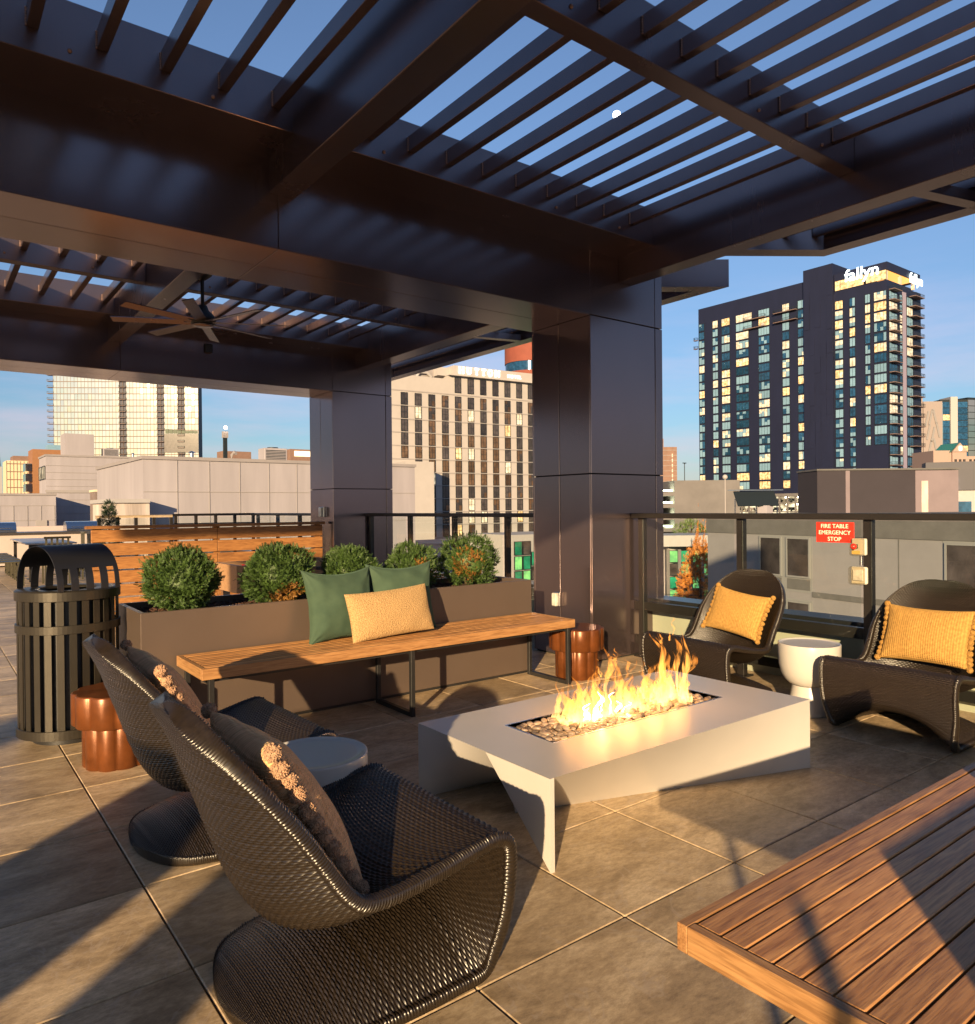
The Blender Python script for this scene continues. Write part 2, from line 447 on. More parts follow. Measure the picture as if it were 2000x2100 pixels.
# ---- porcelain pavers, 0.61 m, open joints
def tilemat():
    mt, nt, b = newmat('stone_paver')
    N, L = nt.nodes, nt.links
    t = N.new('ShaderNodeTexCoord'); oi = N.new('ShaderNodeObjectInfo')
    cb = N.new('ShaderNodeCombineXYZ')
    for i in range(3): L.new(oi.outputs['Random'], cb.inputs[i])
    ad = N.new('ShaderNodeVectorMath'); ad.operation = 'MULTIPLY_ADD'; ad.inputs[1].default_value = (31, 17, 23)
    L.new(cb.outputs[0], ad.inputs[0]); L.new(t.outputs['Object'], ad.inputs[2])
    mp_ = N.new('ShaderNodeMapping'); mp_.inputs['Scale'].default_value = (1.0, 2.2, 1.0); mp_.inputs['Rotation'].default_value = (0, 0, 0.5)
    L.new(ad.outputs[0], mp_.inputs[0])
    n1 = N.new('ShaderNodeTexNoise'); n1.inputs['Scale'].default_value = 2.6; n1.inputs['Detail'].default_value = 10; n1.inputs['Roughness'].default_value = 0.62; n1.inputs['Distortion'].default_value = 0.7
    L.new(mp_.outputs[0], n1.inputs['Vector'])
    rp = N.new('ShaderNodeValToRGB')
    e = rp.color_ramp.elements
    e[0].position = 0.28; e[0].color = (0.250, 0.185, 0.112, 1)
    e[1].position = 0.74; e[1].color = (0.72, 0.585, 0.405, 1)
    k = e.new(0.50); k.color = (0.490, 0.375, 0.238, 1)
    L.new(n1.outputs[0], rp.inputs[0])
    n2 = N.new('ShaderNodeTexNoise'); n2.inputs['Scale'].default_value = 20; n2.inputs['Detail'].default_value = 13; n2.inputs['Roughness'].default_value = 0.85
    L.new(mp_.outputs[0], n2.inputs['Vector'])
    r2 = N.new('ShaderNodeValToRGB'); r2.color_ramp.elements[0].position = 0.36; r2.color_ramp.elements[0].color = (0.55, 0.50, 0.45, 1); r2.color_ramp.elements[1].position = 0.60; r2.color_ramp.elements[1].color = (1.10, 1.08, 1.06, 1)
    L.new(n2.outputs[0], r2.inputs[0])
    mm = N.new('ShaderNodeMix'); mm.data_type = 'RGBA'; mm.blend_type = 'MULTIPLY'; mm.inputs[0].default_value = 1.0
    L.new(rp.outputs[0], mm.inputs[6]); L.new(r2.outputs[0], mm.inputs[7])
    # pale veins
    n3 = N.new('ShaderNodeTexNoise'); n3.inputs['Scale'].default_value = 3.2; n3.inputs['Detail'].default_value = 7; n3.inputs['Distortion'].default_value = 2.0
    L.new(ad.outputs[0], n3.inputs['Vector'])
    r3 = N.new('ShaderNodeValToRGB'); e3 = r3.color_ramp.elements; e3[0].position = 0.485; e3[0].color = (0, 0, 0, 1); e3[1].position = 0.515; e3[1].color = (0, 0, 0, 1); kk = e3.new(0.5); kk.color = (1, 1, 1, 1)
    L.new(n3.outputs[0], r3.inputs[0])
    m3 = N.new('ShaderNodeMix'); m3.data_type = 'RGBA'; m3.inputs[7].default_value = (0.46, 0.37, 0.29, 1)
    ms = N.new('ShaderNodeMath'); ms.operation = 'MULTIPLY'; L.new(r3.outputs[0], ms.inputs[0]); ms.inputs[1].default_value = 0.5
    L.new(ms.outputs[0], m3.inputs[0]); L.new(mm.outputs[2], m3.inputs[6])
    hv = N.new('ShaderNodeHueSaturation'); m1 = N.new('ShaderNodeMapRange'); m1.inputs[3].default_value = 0.80; m1.inputs[4].default_value = 1.16
    L.new(oi.outputs['Random'], m1.inputs[0]); L.new(m1.outputs[0], hv.inputs['Value']); L.new(m3.outputs[2], hv.inputs['Color'])
    L.new(hv.outputs[0], b.inputs['Base Color'])
    m2 = N.new('ShaderNodeMapRange'); m2.inputs[3].default_value = 0.38; m2.inputs[4].default_value = 0.60
    L.new(n2.outputs[0], m2.inputs[0]); L.new(m2.outputs[0], b.inputs['Roughness'])
    bp = N.new('ShaderNodeBump'); bp.inputs['Strength'].default_value = 0.16; bp.inputs['Distance'].default_value = 0.006
    L.new(n2.outputs[0], bp.inputs['Height']); L.new(bp.outputs[0], b.inputs['Normal'])
    return mt
M_tile = tilemat()
TP = 0.6095
g = 0.0028
mb = MB(); mb.box(g, TP - g, g, TP - g, -0.028, 0.0, 0.0035)
tile_me = mb.mesh('tile', M_tile)
cells = []
for i in range(-16, 8):
    for j in range(-4, 45):
        x, y = 0.634 + i * TP, 0.476 + j * TP
        if x > 4.9 - 0.01: continue
        cx, cy = x + TP / 2, y + TP / 2
        dp = cx * math.cos(YAW) + cy * math.sin(YAW)
        lat = cx * math.sin(YAW) - cy * math.cos(YAW)
        vis = dp > 0.9 and abs(lat) < dp * 0.70 + 0.5
        cells.append((0 if vis else 1, math.hypot(cx, cy), x, y))
cells.sort()
far = MB()
for n_, (iv, d_, x, y) in enumerate(cells):
    if n_ < 296:
        inst('tile', tile_me, deck, (x, y, 0))
    else:
        far.box(x + g, x + TP - g, y + g, y + TP - g, -0.028, 0.0)
# cut row along the parapet
xx = 0.634 + 7 * TP
for j in range(-4, 45):
    far.box(xx + g, 5.445, 0.476 + j * TP + g, 0.476 + (j + 1) * TP - g, -0.028, 0.0)
far = far.build('tile_field', M_tile, deck); far['kind'] = 'stuff'

# ---- parapet at the roof edge
pw = thing('parapet_wall', 'low cream stucco wall with dark metal coping behind the glass railing', 'parapet', (5.45, 3, 0))
mb = MB(); mb.box(5.452, 5.66, -8, 24, -3.0, 0.415); mb.build('wall', M_wall, pw)
M_coping = mat('coping_metal', (0.06, 0.06, 0.065), 0.30, 0.7, var=0.1, vscale=3)
for a, b_ in ((-8, 2.50), (2.504, 6.4), (6.404, 12), (12.004, 24)):
    mb = MB(); mb.box(5.43, 5.70, a, b_, 0.418, 0.505, 0.004); mb.build('coping', M_coping, pw)

# ================================================================ PERGOLA
pg = thing('pergola', 'dark bronze metal pergola with panel clad columns and louvered roof', 'pergola', (4.66, 4.61, 0))
XC0, XC1 = 4.66, 5.62
BZ0, BZ1, ZL, ZT = 3.04, 3.63, 3.60, 3.91
JG = 0.004
def panel(parent, x0, x1, y0, y1, z0, z1):
    mb = MB(); mb.box(x0, x1, y0, y1, z0, z1, 0.0025)
    return mb.build('panel', M_bronze_p, parent)
def clad_column(y0, x0=XC0, x1=XC1, d=0.78):
    mb = MB(); mb.box(x0 + 0.02, x1 - 0.02, y0 + 0.02, y0 + d - 0.02, 0, BZ0 + 0.1)
    c = mb.build('column', M_joint, pg)
    T = 0.018
    zs = [0.012, 1.655, BZ0]
    for za, zb in zip(zs[:-1], zs[1:]):
        for ya in (y0, y0 + d - T):          # broad faces, 0.85 m panel and a narrow corner strip
            panel(c, x0, x0 + 0.855 - JG, ya, ya + T, za + JG, zb - JG)
            panel(c, x0 + 0.855 + JG, x1, ya, ya + T, za + JG, zb - JG)
        for xa in (x0, x1 - T):              # side faces, two panels each
            panel(c, xa, xa + T, y0 + T + 0.001, y0 + d * 0.52 - JG, za + JG, zb - JG)
            panel(c, xa, xa + T, y0 + d * 0.52 + JG, y0 + d - T - 0.001, za + JG, zb - JG)
    return c
def beam(y0, xa, xb, d=0.78, seams=(1.85,)):
    mb = MB(); mb.box(xa, xb - 0.01, y0 + 0.02, y0 + d - 0.02, BZ0 + 0.02, BZ1)
    b = mb.build('beam', M_joint, pg)
    T = 0.018
    xs = [xa] + [s for s in seams if xa < s < xb] + [XC0, XC0 + 0.855, xb]
    for a, c in zip(xs[:-1], xs[1:]):
        panel(b, a + JG / 2, c - JG / 2, y0, y0 + T, BZ0 + JG, BZ1 - 0.002)
        panel(b, a + JG / 2, c - JG / 2, y0 + d - T, y0 + d, BZ0 + JG, BZ1 - 0.002)
        if c <= XC0 + 0.01:
            panel(b, a + JG / 2, c - JG / 2, y0 + 0.001, y0 + d / 2 - JG / 2, BZ0 - 0.004, BZ0 + 0.012)
            panel(b, a + JG / 2, c - JG / 2, y0 + d / 2 + JG / 2, y0 + d - 0.001, BZ0 - 0.004, BZ0 + 0.012)
    panel(b, xb - T, xb, y0 + 0.002, y0 + d - 0.002, BZ0 + JG, BZ1 - 0.002)
    # deep bronze curb box above, lip towards the front and back
    mb = MB(); mb.box(xa, XC1 + 0.0, y0 - 0.40, y0 + d + 0.36, ZL, ZT, 0.003)
    mb.build('roof_curb', M_bronze, pg)
    return b
ccols = [clad_column(4.61), clad_column(9.70)]
beam(4.61, -6.5, XC1, seams=(-1.35, 1.85))
beam(9.70, -6.5, XC1, seams=(-1.35, 1.92))
beam(-0.48, -6.5, XC1, seams=(-1.35, 1.85))
clad_column(-0.48)
# cross beams and mid tubes
bays = [(0.66, 4.21), (5.75, 9.30)]
CB = [(-1.36, -1.19), (1.79, 1.96), (5.02, 5.20)]
for (ya, yb) in bays:
    for k, (xa, xb) in enumerate(CB):
        mb = MB(); mb.box(xa, xb, ya - 0.36, yb + 0.399, 3.38, 3.93, 0.004); mb.build('cross_beam', M_bronze, pg)
MID = [2.48, 7.82]
for y0 in MID:
    for (xa, xb) in ((-6.5, -1.362), (-1.188, 1.788), (1.962, 5.018)):
        mb = MB(); mb.box(xa, xb, y0, y0 + 0.11, 3.60, 3.90, 0.004); mb.build('cross_tube', M_bronze, pg)
# louvers 50 x 100 mm on 305 mm centres, welded to tube and curb
def louver_me(L):
    mb = MB(); mb.box(0, 0.052, 0.0, L, 0, 0.10, 0.002); me = mb.mesh('louver', [M_bronze])
    return me
segs = [(0.66, 2.478), (2.592, 4.208), (5.752, 7.818), (7.932, 9.298)]
weld = MB()
for (ya, yb) in segs:
    me = louver_me(yb - ya)
    for k in range(-13, 15):
        x = 0.435 + 0.3065 * k
        if any(xa - 0.06 < x < xb + 0.01 for xa, xb in CB): continue
        if x > 4.98: continue
        inst('louver', me, pg, (x - 4.66, ya - 4.61, 3.712))
        for yy in (ya, yb):
            s = 0.012 if yy == ya else -0.012
            for q in range(7):
                zz = 3.72 + q * 0.0135
                weld.ball((x - 0.002, yy + s * 0.3, zz), 0.006, 5, 3)
w_ = weld.build('weld_bead', M_weld, pg); w_['kind'] = 'stuff'
# bolts on the front curbs
mb = MB(); mb.ball((0, 0, 0), 0.011, 8, 5); bolt_me = mb.mesh('bolt', M_weld)
for y in (2.478, 7.818, 4.206):
    for x in (0.62, 1.32, 2.4, 3.9, 4.6): inst('bolt', bolt_me, pg, (x - 4.66, y - 4.61, 3.66))
# ---- overhang: skewed frames beyond the last cross beam, louvers inside
def frame_poly(outer, inner, z0, z1, nm='overhang_frame'):
    mb = MB(); n = len(outer)
    for i in range(n):
        a, b, c, d = outer[i], outer[(i + 1) % n], inner[(i + 1) % n], inner[i]
        mb.prism([a, b, c, d], z0, z1)
    return mb.build(nm, M_bronze, pg)
def inset(poly, d):
    n = len(poly); out = []
    for i in range(n):
        p0, p1, p2 = Vector(poly[i - 1]), Vector(poly[i]), Vector(poly[(i + 1) % n])
        e1 = (p1 - p0).normalized(); e2 = (p2 - p1).normalized()
        n1 = Vector((-e1.y, e1.x)); n2 = Vector((-e2.y, e2.x))
        bis = (n1 + n2) / (1 + n1.dot(n2))
        out.append(tuple(p1 + bis * d))
    return out
po = [(5.204, -3.0), (6.50, -3.0), (6.50, 3.49), (5.204, 4.40)]
frame_poly(po, inset(po, 0.17), 3.60, 3.88)
po2 = [(5.64, 5.25), (6.60, 4.55), (6.60, 13.0), (5.64, 13.0)]
frame_poly(po2, inset(po2, 0.17), 3.60, 3.88)
for x in (5.50, 5.76, 6.02, 6.24):
    mb = MB(); mb.box(x, x + 0.045, -2.6, 4.40 - (x - 5.204) * 0.702 - 0.22, 3.712, 3.812); mb.build('louver', M_bronze, pg)
for x in (5.88, 6.10, 6.32):
    mb = MB(); mb.box(x, x + 0.045, 5.25 - (x - 5.64) * 0.729 + 0.22, 12.8, 3.712, 3.812); mb.build('louver', M_bronze, pg)
mb = MB(); mb.bar((5.20, 2.52, 3.64), (6.42, 2.20, 3.64), 0.10, 0.08); mb.build('brace', M_bronze, pg)
mb = MB(); mb.bar((5.64, 7.9, 3.64), (6.45, 7.7, 3.64), 0.10, 0.08); mb.build('brace', M_bronze, pg)
# outlets on the columns
def outlet(y, z, col, w=0.075, h=0.13):
    mb = MB(); mb.box(4.632, 4.659, y - w / 2, y + w / 2, z - h / 2, z + h / 2, 0.004)
    o = mb.build('outlet', M_steel, col)
    mb = MB(); mb.box(4.590, 4.632, y - w / 2 + 0.004, y + w / 2 - 0.010, z - h / 2 + 0.004, z + h / 2 - 0.006, 0.008)
    c = mb.build('outlet_cover', M_plastic, col)
outlet(5.04, 0.522, ccols[0]); outlet(10.02, 1.325, ccols[1], 0.10, 0.15)
mb = MB(); mb.box(2.90, 2.99, 9.655, 9.698, 3.37, 3.48, 0.003); mb.build('junction_box', M_black, pg)

# ================================================================ GLASS RAILINGS
def railing(label, y0, y1, posts, X=5.2, first_at=None, bars=True):
    r = thing('glass_railing', label, 'railing', (X, y0, 0))
    mb = MB(); mb.box(X - 0.045, X + 0.045, y0, y1, 1.258, 1.303, 0.004); mb.build('top_rail', M_railm, r)
    for p in posts:
        mb = MB(); mb.box(X, X + 0.055, p - 0.030, p + 0.030, 0.012, 1.257, 0.003); mb.box(X - 0.035, X + 0.09, p - 0.06, p + 0.06, 0.001, 0.014)
        mb.build('post', M_railm, r)
    pp = sorted([y0 + 0.04] + list(posts) + [y1 - 0.04])
    for a, b in zip(pp[:-1], pp[1:]):
        if b - a < 0.3: continue
        mb = MB(); mb.box(X - 0.026, X - 0.016, a + 0.036, b - 0.036, 0.07, 1.250, 0.001); mb.build('glass_panel', M_glass, r)
    if bars:
        mb = MB(); mb.box(X + 0.004, X + 0.05, y0, y1, 0.425, 0.503); mb.box(X + 0.004, X + 0.05, y0, y1, 0.118, 0.19)
        mb.build('lower_rail', M_railm, r)
    return r
railing('glass railing with dark metal cap behind the two wicker chairs', -6.0, 4.606, [4.53, 3.505, 2.497, 1.49, 0.48, -0.53, -1.54, -2.55, -3.5], bars=True)
railing('glass railing with dark metal cap between the two big clad columns', 5.394, 9.696, [9.64, 8.56, 7.52, 6.485, 5.46])
# railing along the far edge of the terrace
fr = thing('glass_railing', 'dark railing with small glass panels behind the slatted wood screen', 'railing', (4, 14.5, 0))
mb = MB(); mb.box(3.72, 5.25, 14.45, 14.53, 1.262, 1.306); mb.box(3.72, 5.25, 14.46, 14.52, 1.10, 1.13); mb.build('top_rail', M_railm, fr)
for i in range(5):
    x = 3.75 + i * 0.365
    mb = MB(); mb.box(x, x + 0.05, 14.46, 14.52, 0.0, 1.262); mb.build('post', M_railm, fr)
    if i < 4:
        mb = MB(); mb.box(x + 0.07, x + 0.345, 14.485, 14.495, 0.1, 1.24); mb.build('glass_panel', M_glass, fr)
fr = thing('glass_railing', 'railing with pale tan cap and dark posts beside the small conifer', 'railing', (3, 14.5, 0))
M_tan = mat('tan_cap', (0.45, 0.34, 0.22), 0.7, var=0.2, vscale=10)
mb = MB(); mb.box(2.45, 3.71, 14.44, 14.56, 1.245, 1.29); mb.build('top_rail', M_tan, fr)
for i in range(5):
    x = 2.47 + i * 0.30
    mb = MB(); mb.box(x, x + 0.05, 14.46, 14.52, 0.0, 1.244); mb.build('post', M_railm, fr)
    if i < 4:
        mb = MB(); mb.box(x + 0.06, x + 0.29, 14.485, 14.495, 0.1, 1.23); mb.build('glass_panel', M_glass, fr)
for y in (10.52,):
    railing('glass railing running away beyond the far clad column', 10.49, 14.4, [11.2, 12.2, 13.2, 14.2])
# ================================================================ PLANTER, SHRUBS, SCREEN
pl = thing('planter_box', 'long taupe metal planter box with five clipped shrubs behind the slatted bench', 'planter', (2.5, 4.69, 0))
px0, px1, py0, py1, pz = 1.02, 4.03, 4.69, 5.31, 0.765
mb = MB()
t_ = 0.028
mb.box(px0, px1, py0, py0 + t_, 0.02, pz, 0.003); mb.box(px0, px1, py1 - t_, py1, 0.02, pz, 0.003)
mb.box(px0, px0 + t_, py0 + t_, py1 - t_, 0.02, pz - 0.001, 0.0); mb.box(px1 - t_, px1, py0 + t_, py1 - t_, 0.02, pz - 0.001, 0.0)
mb.build('box_wall', M_planter, pl)
mb = MB(); mb.box(px0 + 0.01, px1 - 0.01, py0 + 0.01, py1 - 0.01, 0.0, 0.03); mb.build('base', M_black, pl)
nx, ny = 90, 20
X, Y = np.meshgrid(np.linspace(px0 + t_ + .001, px1 - t_ - .001, nx), np.linspace(py0 + t_ + .001, py1 - t_ - .001, ny), indexing='ij')
Z = 0.715 + 0.012 * rng.standard_normal(X.shape)
V = np.stack([X - 2.5, Y - 4.69, Z], -1).reshape(-1, 3)
ii, jj = np.meshgrid(np.arange(nx - 1), np.arange(ny - 1), indexing='ij'); a = (ii * ny + jj).ravel()
F = np.stack([a, a + ny, a + ny + 1, a + 1], -1)
so = inst('mulch', npmesh('mulch', V, F, M_soil), pl); so['kind'] = 'stuff'
# loose bark chips
mb = MB()
for _ in range(700):
    x, y = random.uniform(px0 + .05, px1 - .05), random.uniform(py0 + .05, py1 - .05)
    c = Vector((x, y, 0.728)); d1 = Vector((random.uniform(-1, 1), random.uniform(-1, 1), random.uniform(-.3, .3))).normalized(); d2 = d1.cross(Vector((0, 0, 1))).normalized()
    mb.obox(c, d1 * random.uniform(.008, .022), d2 * random.uniform(.004, .009), Vector((0, 0, 1)) * .003)
ch = mb.build('bark_chip', M_soil, pl); ch['kind'] = 'stuff'

def leafmat(name, c1, c2, c3=None):
    mt, nt, b = newmat(name); N, L = nt.nodes, nt.links
    gi = N.new('ShaderNodeNewGeometry')
    rp = N.new('ShaderNodeValToRGB'); e = rp.color_ramp.elements
    e[0].position = 0.0; e[0].color = (*c2, 1); e[1].position = 0.9; e[1].color = (*c1, 1)
    if c3: k = e.new(0.95); k.color = (*c3, 1)
    L.new(gi.outputs['Random Per Island'], rp.inputs[0]); L.new(rp.outputs[0], b.inputs['Base Color'])
    b.inputs['Roughness'].default_value = 0.55
    b.inputs['Transmission Weight'].default_value = 0.0
    return mt
M_leaf = leafmat('arborvitae_foliage', (0.070, 0.128, 0.024), (0.010, 0.030, 0.006))
M_leafb = leafmat('browned_foliage', (0.32, 0.155, 0.030), (0.14, 0.060, 0.014))
M_bark = mat('shrub_wood', (0.10, 0.06, 0.035), 0.9, var=0.3, vscale=30)

def sprays(n, shape, leaf=0.016, nl=7, seed=1, brown=None, updir=0.55, rough=0.12):
    """n feathery sprays whose tips follow an uneven crown; each spray is a small fan of scale leaves"""
    r = np.random.default_rng(seed)
    V = []; F = []; MI = []
    ph = r.uniform(0, 6.28, 6)
    lump = [(v_ / np.linalg.norm(v_), r.uniform(-0.10, 0.16)) for v_ in r.normal(0, 1, (14, 3))]
    for i in range(n):
        u = r.uniform(-0.95, 1.0); a = r.uniform(0, 2 * math.pi)
        s = math.sqrt(max(0, 1 - u * u))
        d = np.array([s * math.cos(a), s * math.sin(a), u])
        k = 1 + rough * (math.sin(3 * a + ph[0] + 2 * u) * math.sin(4 * u + ph[1]) + 0.6 * math.sin(7 * a + ph[2]) * math.cos(6 * u + ph[3]))
        k += sum(a_ * math.exp((float(d @ v_) - 1) * 14) for v_, a_ in lump)
        depth = r.uniform(0.70, 1.0) ** 0.5 * (r.uniform(1.04, 1.16) if r.random() < 0.05 else 1.0)
        c = d * np.array(shape) * k * depth
        ax = d * 0.8 + np.array([0, 0, updir]) + r.normal(0, 0.35, 3); ax /= np.linalg.norm(ax)
        sd = np.cross(ax, r.normal(0, 1, 3)); sd /= np.linalg.norm(sd)
        L_ = leaf * r.uniform(1.6, 3.0)
        mi = 1 if (brown is not None and np.linalg.norm(c - np.array(brown[0])) < brown[1] * r.uniform(0.6, 1.2)) else 0
        nseg = nl
        for q in range(nseg):
            t = q / nseg
            base = c + ax * L_ * t
            for sg in (-1, 1):
                dr = ax * 0.8 + sd * sg * (0.9 - 0.4 * t) + r.normal(0, 0.10, 3)
                dr /= np.linalg.norm(dr)
                nn = np.cross(dr, sd); nn /= np.linalg.norm(nn) + 1e-9
                wv = np.cross(nn, dr) * leaf * 0.16
                tip = base + dr * leaf * (1.0 - 0.5 * t)
                m0 = len(V)
                V += [base - wv, (base + tip) / 2 - wv * 1.2 + nn * leaf * 0.05, tip, (base + tip) / 2 + wv * 1.2 + nn * leaf * 0.05]
                F.append((m0, m0 + 1, m0 + 2, m0 + 3)); MI.append(mi)
    return np.array(V), np.array(F), MI
shr = [ (1.335, 4.98, 0.235, 0.215, 11, None, 3300, 'rounded green shrub at the trash can end of the planter'),
        (1.965, 4.98, 0.225, 0.215, 12, ((0.02, -0.13, -0.16), 0.12), 3100, 'green ball shrub with brown patch low down, in front of the wood screen end'),
        (2.53, 5.02, 0.205, 0.195, 13, None, 2700, 'low dense green shrub half hidden behind the two green velvet pillows'),
        (3.06, 5.00, 0.205, 0.195, 14, ((0.0, -0.12, -0.02), 0.10), 2000, 'loose green shrub right of the green pillows with glimpses of railing through it'),
        (3.60, 4.98, 0.245, 0.215, 15, ((-0.09, -0.13, 0.0), 0.13), 2300, 'feathery green shrub with an orange brown patch, nearest the near column')]
for (x, y, rr, hz, sd, br, n, lab) in shr:
    s = thing('shrub', lab, 'shrub', (x, y, 0.725), 0, 'clipped shrubs in the planter box')
    V, F, MI = sprays(int(n * 1.5), (rr, rr * 0.98, hz), 0.0135, 6, sd, br, 0.55, 0.13 if sd < 14 else 0.22)
    V *= 0.92; V[:, 2] += hz * 0.90
    f_ = inst('foliage', npmesh('foliage', V, F, [M_leaf, M_leafb], False, mi=MI), s)
    mb = MB()
    for q in range(9):
        a = q * 2.4; p1 = Vector((math.cos(a) * rr * .5, math.sin(a) * rr * .5, hz * (0.7 + 0.5 * random.random())))
        mb.tube([(0.012 * math.cos(a), 0.012 * math.sin(a), -0.02), p1 * 0.5 + Vector((0, 0, .02)), p1], 0.007, 5, [0.012, 0.008, 0.003])
    mb.build('stem', M_bark, s, world=False)
    mb = MB()   # inner dark twigs so that the crown is not hollow
    mb.ball((0, 0, hz * 0.92), 1.0, 14, 10, (rr * 0.62, rr * 0.62, hz * 0.62))
    for i_, q in enumerate(mb.v):
        k = 1 + 0.15 * math.sin(9 * q[0] * 20 + i_); mb.v[i_] = (q[0] * k, q[1] * k, q[2])
    mb.build('inner_twigs', M_leaf, s, world=False)

# ---- slatted cedar screen
sc_ = thing('wood_screen', 'orange cedar screen of horizontal boards with a flat cap behind the planter', 'fence', (3.1, 9.9, 0))
sx0, sx1 = 1.62, 4.58
bd = MB(); bd.box(0, (sx1 - sx0) / 2 - 0.003, 0, 0.03, 0, 0.148, 0.003); bd_me = bd.mesh('board', M_cedar)
for k in range(7):
    z = 1.150 - 0.166 * (k + 1) + 0.008
    for h in (0, 1):
        inst('board', bd_me, sc_, (sx0 - 3.1 + h * ((sx1 - sx0) / 2 + 0.003), 0, z))
mb = MB(); mb.box(sx0 - 0.06, sx1 + 0.03, 9.87, 9.99, 1.152, 1.19, 0.003); mb.build('cap', M_cedar, sc_)
for x in (sx0 + 0.02, (sx0 + sx1) / 2 - 0.04, sx1 - 0.10):
    mb = MB(); mb.box(x, x + 0.08, 9.932, 9.985, 0.0, 1.15); mb.build('post', M_cedar, sc_)
mb = MB()
for k in range(7):
    for x in (sx0 + 0.06, (sx0 + sx1) / 2 - 0.03, (sx0 + sx1) / 2 + 0.03, sx1 - 0.06):
        for dz in (0.03, 0.12): mb.cyl((x, 9.899), 0.006, 0, 0.001, 6)
mb.build('screw', M_black, sc_)
# ---- foosball table between shrubs and screen
ft = thing('foosball_table', 'wooden foosball table with steel rods half hidden behind the shrubs', 'game table', (3.4, 8.5, 0))
M_lwood = woodmat('light_wood', (0.42, 0.25, 0.13), (0.30, 0.17, 0.09), 0, 0.5, 0.1)
mb = MB(); mb.box(2.72, 4.0, 8.05, 8.10, 0.46, 0.76); mb.box(2.72, 4.0, 8.75, 8.80, 0.46, 0.76); mb.box(2.72, 2.77, 8.10, 8.75, 0.46, 0.76); mb.box(3.95, 4.0, 8.10, 8.75, 0.46, 0.76); mb.build('cabinet', M_lwood, ft)
mb = MB(); mb.box(2.77, 3.95, 8.10, 8.75, 0.56, 0.58); mb.build('playfield', mat('playfield', (0.35, 0.33, 0.30), 0.5), ft)
for (x, y) in ((2.78, 8.12), (3.9, 8.12), (2.78, 8.7), (3.9, 8.7)):
    mb = MB(); mb.box(x, x + 0.08, y, y + 0.08, 0, 0.46); mb.build('leg', M_steel, ft)
for q in range(8):
    x = 2.84 + q * 0.148
    mb = MB(); mb.bar((x, 7.85, 0.70), (x, 9.0, 0.70), 0.014); rd = mb.build('rod', M_steel, ft)
    mb = MB()
    for p in (0.2, 0.35, 0.5): mb.box(x - 0.012, x + 0.012, 8.05 + p * 1.1, 8.07 + p * 1.1 + 0.01, 0.60, 0.73)
    mb.build('player', M_red if q % 2 else M_black, rd)
    mb = MB(); mb.bar((x, 7.78, 0.70), (x, 7.88, 0.70), 0.034); mb.build('grip', M_black, rd)

# ================================================================ BENCHES
def slat_top(root, x0, x1, y0, y1, z1, th, nsl, gap, frame=0.0, mm=M_ipe):
    fy0, fy1, fx0, fx1 = y0, y1, x0, x1
    ox, oy = root.location.x, root.location.y
    me_e = MB(); me_e.box(0, x1 - x0, 0, 0.026, 0, th, 0.002); em = me_e.mesh('edge_board', M_ipe_x)
    inst('edge_board', em, root, (x0 - ox, y0 - oy, z1 - th)); inst('edge_board', em, root, (x0 - ox, y1 - 0.026 - oy, z1 - th))
    me_s = MB(); me_s.box(0, 0.026, 0, y1 - y0 - 0.054, 0, th, 0.002); sm = me_s.mesh('end_board', M_ipe_y)
    inst('end_board', sm, root, (x0 - ox, y0 + 0.027 - oy, z1 - th)); inst('end_board', sm, root, (x1 - 0.026 - ox, y0 + 0.027 - oy, z1 - th))
    ya, yb = y0 + 0.026 + gap, y1 - 0.026 - gap
    w = (yb - ya - gap * (nsl - 1)) / nsl
    ms = MB(); ms.box(0, x1 - x0 - 0.060, 0, w, 0, 0.022, 0.0025); sl = ms.mesh('slat', mm)
    for k in range(nsl):
        inst('slat', sl, root, (x0 + 0.030 - ox, ya + k * (w + gap) - oy, z1 - 0.0225 - random.uniform(0, 0.0012)))
def sled_leg(root, x, y0, y1, h, w=0.030):
    mb = MB()
    mb.box(x, x + w, y0, y0 + w, 0.0, h, 0.002); mb.box(x, x + w, y1 - w, y1, 0.0, h, 0.002)
    mb.box(x, x + w, y0 + w, y1 - w, 0.001, w, 0.0); mb.box(x, x + w, y0 + w, y1 - w, h - w, h - 0.001)
    mb.build('leg_frame', M_black, root)
b1 = thing('slatted_bench', 'long hardwood slatted bench on black sled legs in front of the planter, holding three pillows', 'bench', (2.6, 4.4, 0))
slat_top(b1, 1.21, 4.01, 4.155, 4.66, 0.50, 0.062, 9, 0.013)
for x in (1.25, 2.54, 3.94): sled_leg(b1, x, 4.165, 4.65, 0.438)
mb = MB(); mb.box(1.25, 3.97, 4.20, 4.23, 0.415, 0.437); mb.box(1.25, 3.97, 4.585, 4.615, 0.415, 0.437); mb.build('rail_bar', M_black, b1)
b2 = thing('slatted_ottoman', 'wide low hardwood slatted seat filling the lower right corner of the view', 'bench', (2.4, 0.5, 0))
slat_top(b2, 1.287, 3.15, -0.05, 1.029, 0.470, 0.060, 17, 0.005)
mb = MB()
mb.box(1.34, 3.10, 0.0, 0.98, 0.395, 0.409); mb.build('rail_bar', M_black, b2)
for x in (1.95, 2.95): sled_leg(b2, x, 0.10, 0.90, 0.394)
for k in range(17):
    pass

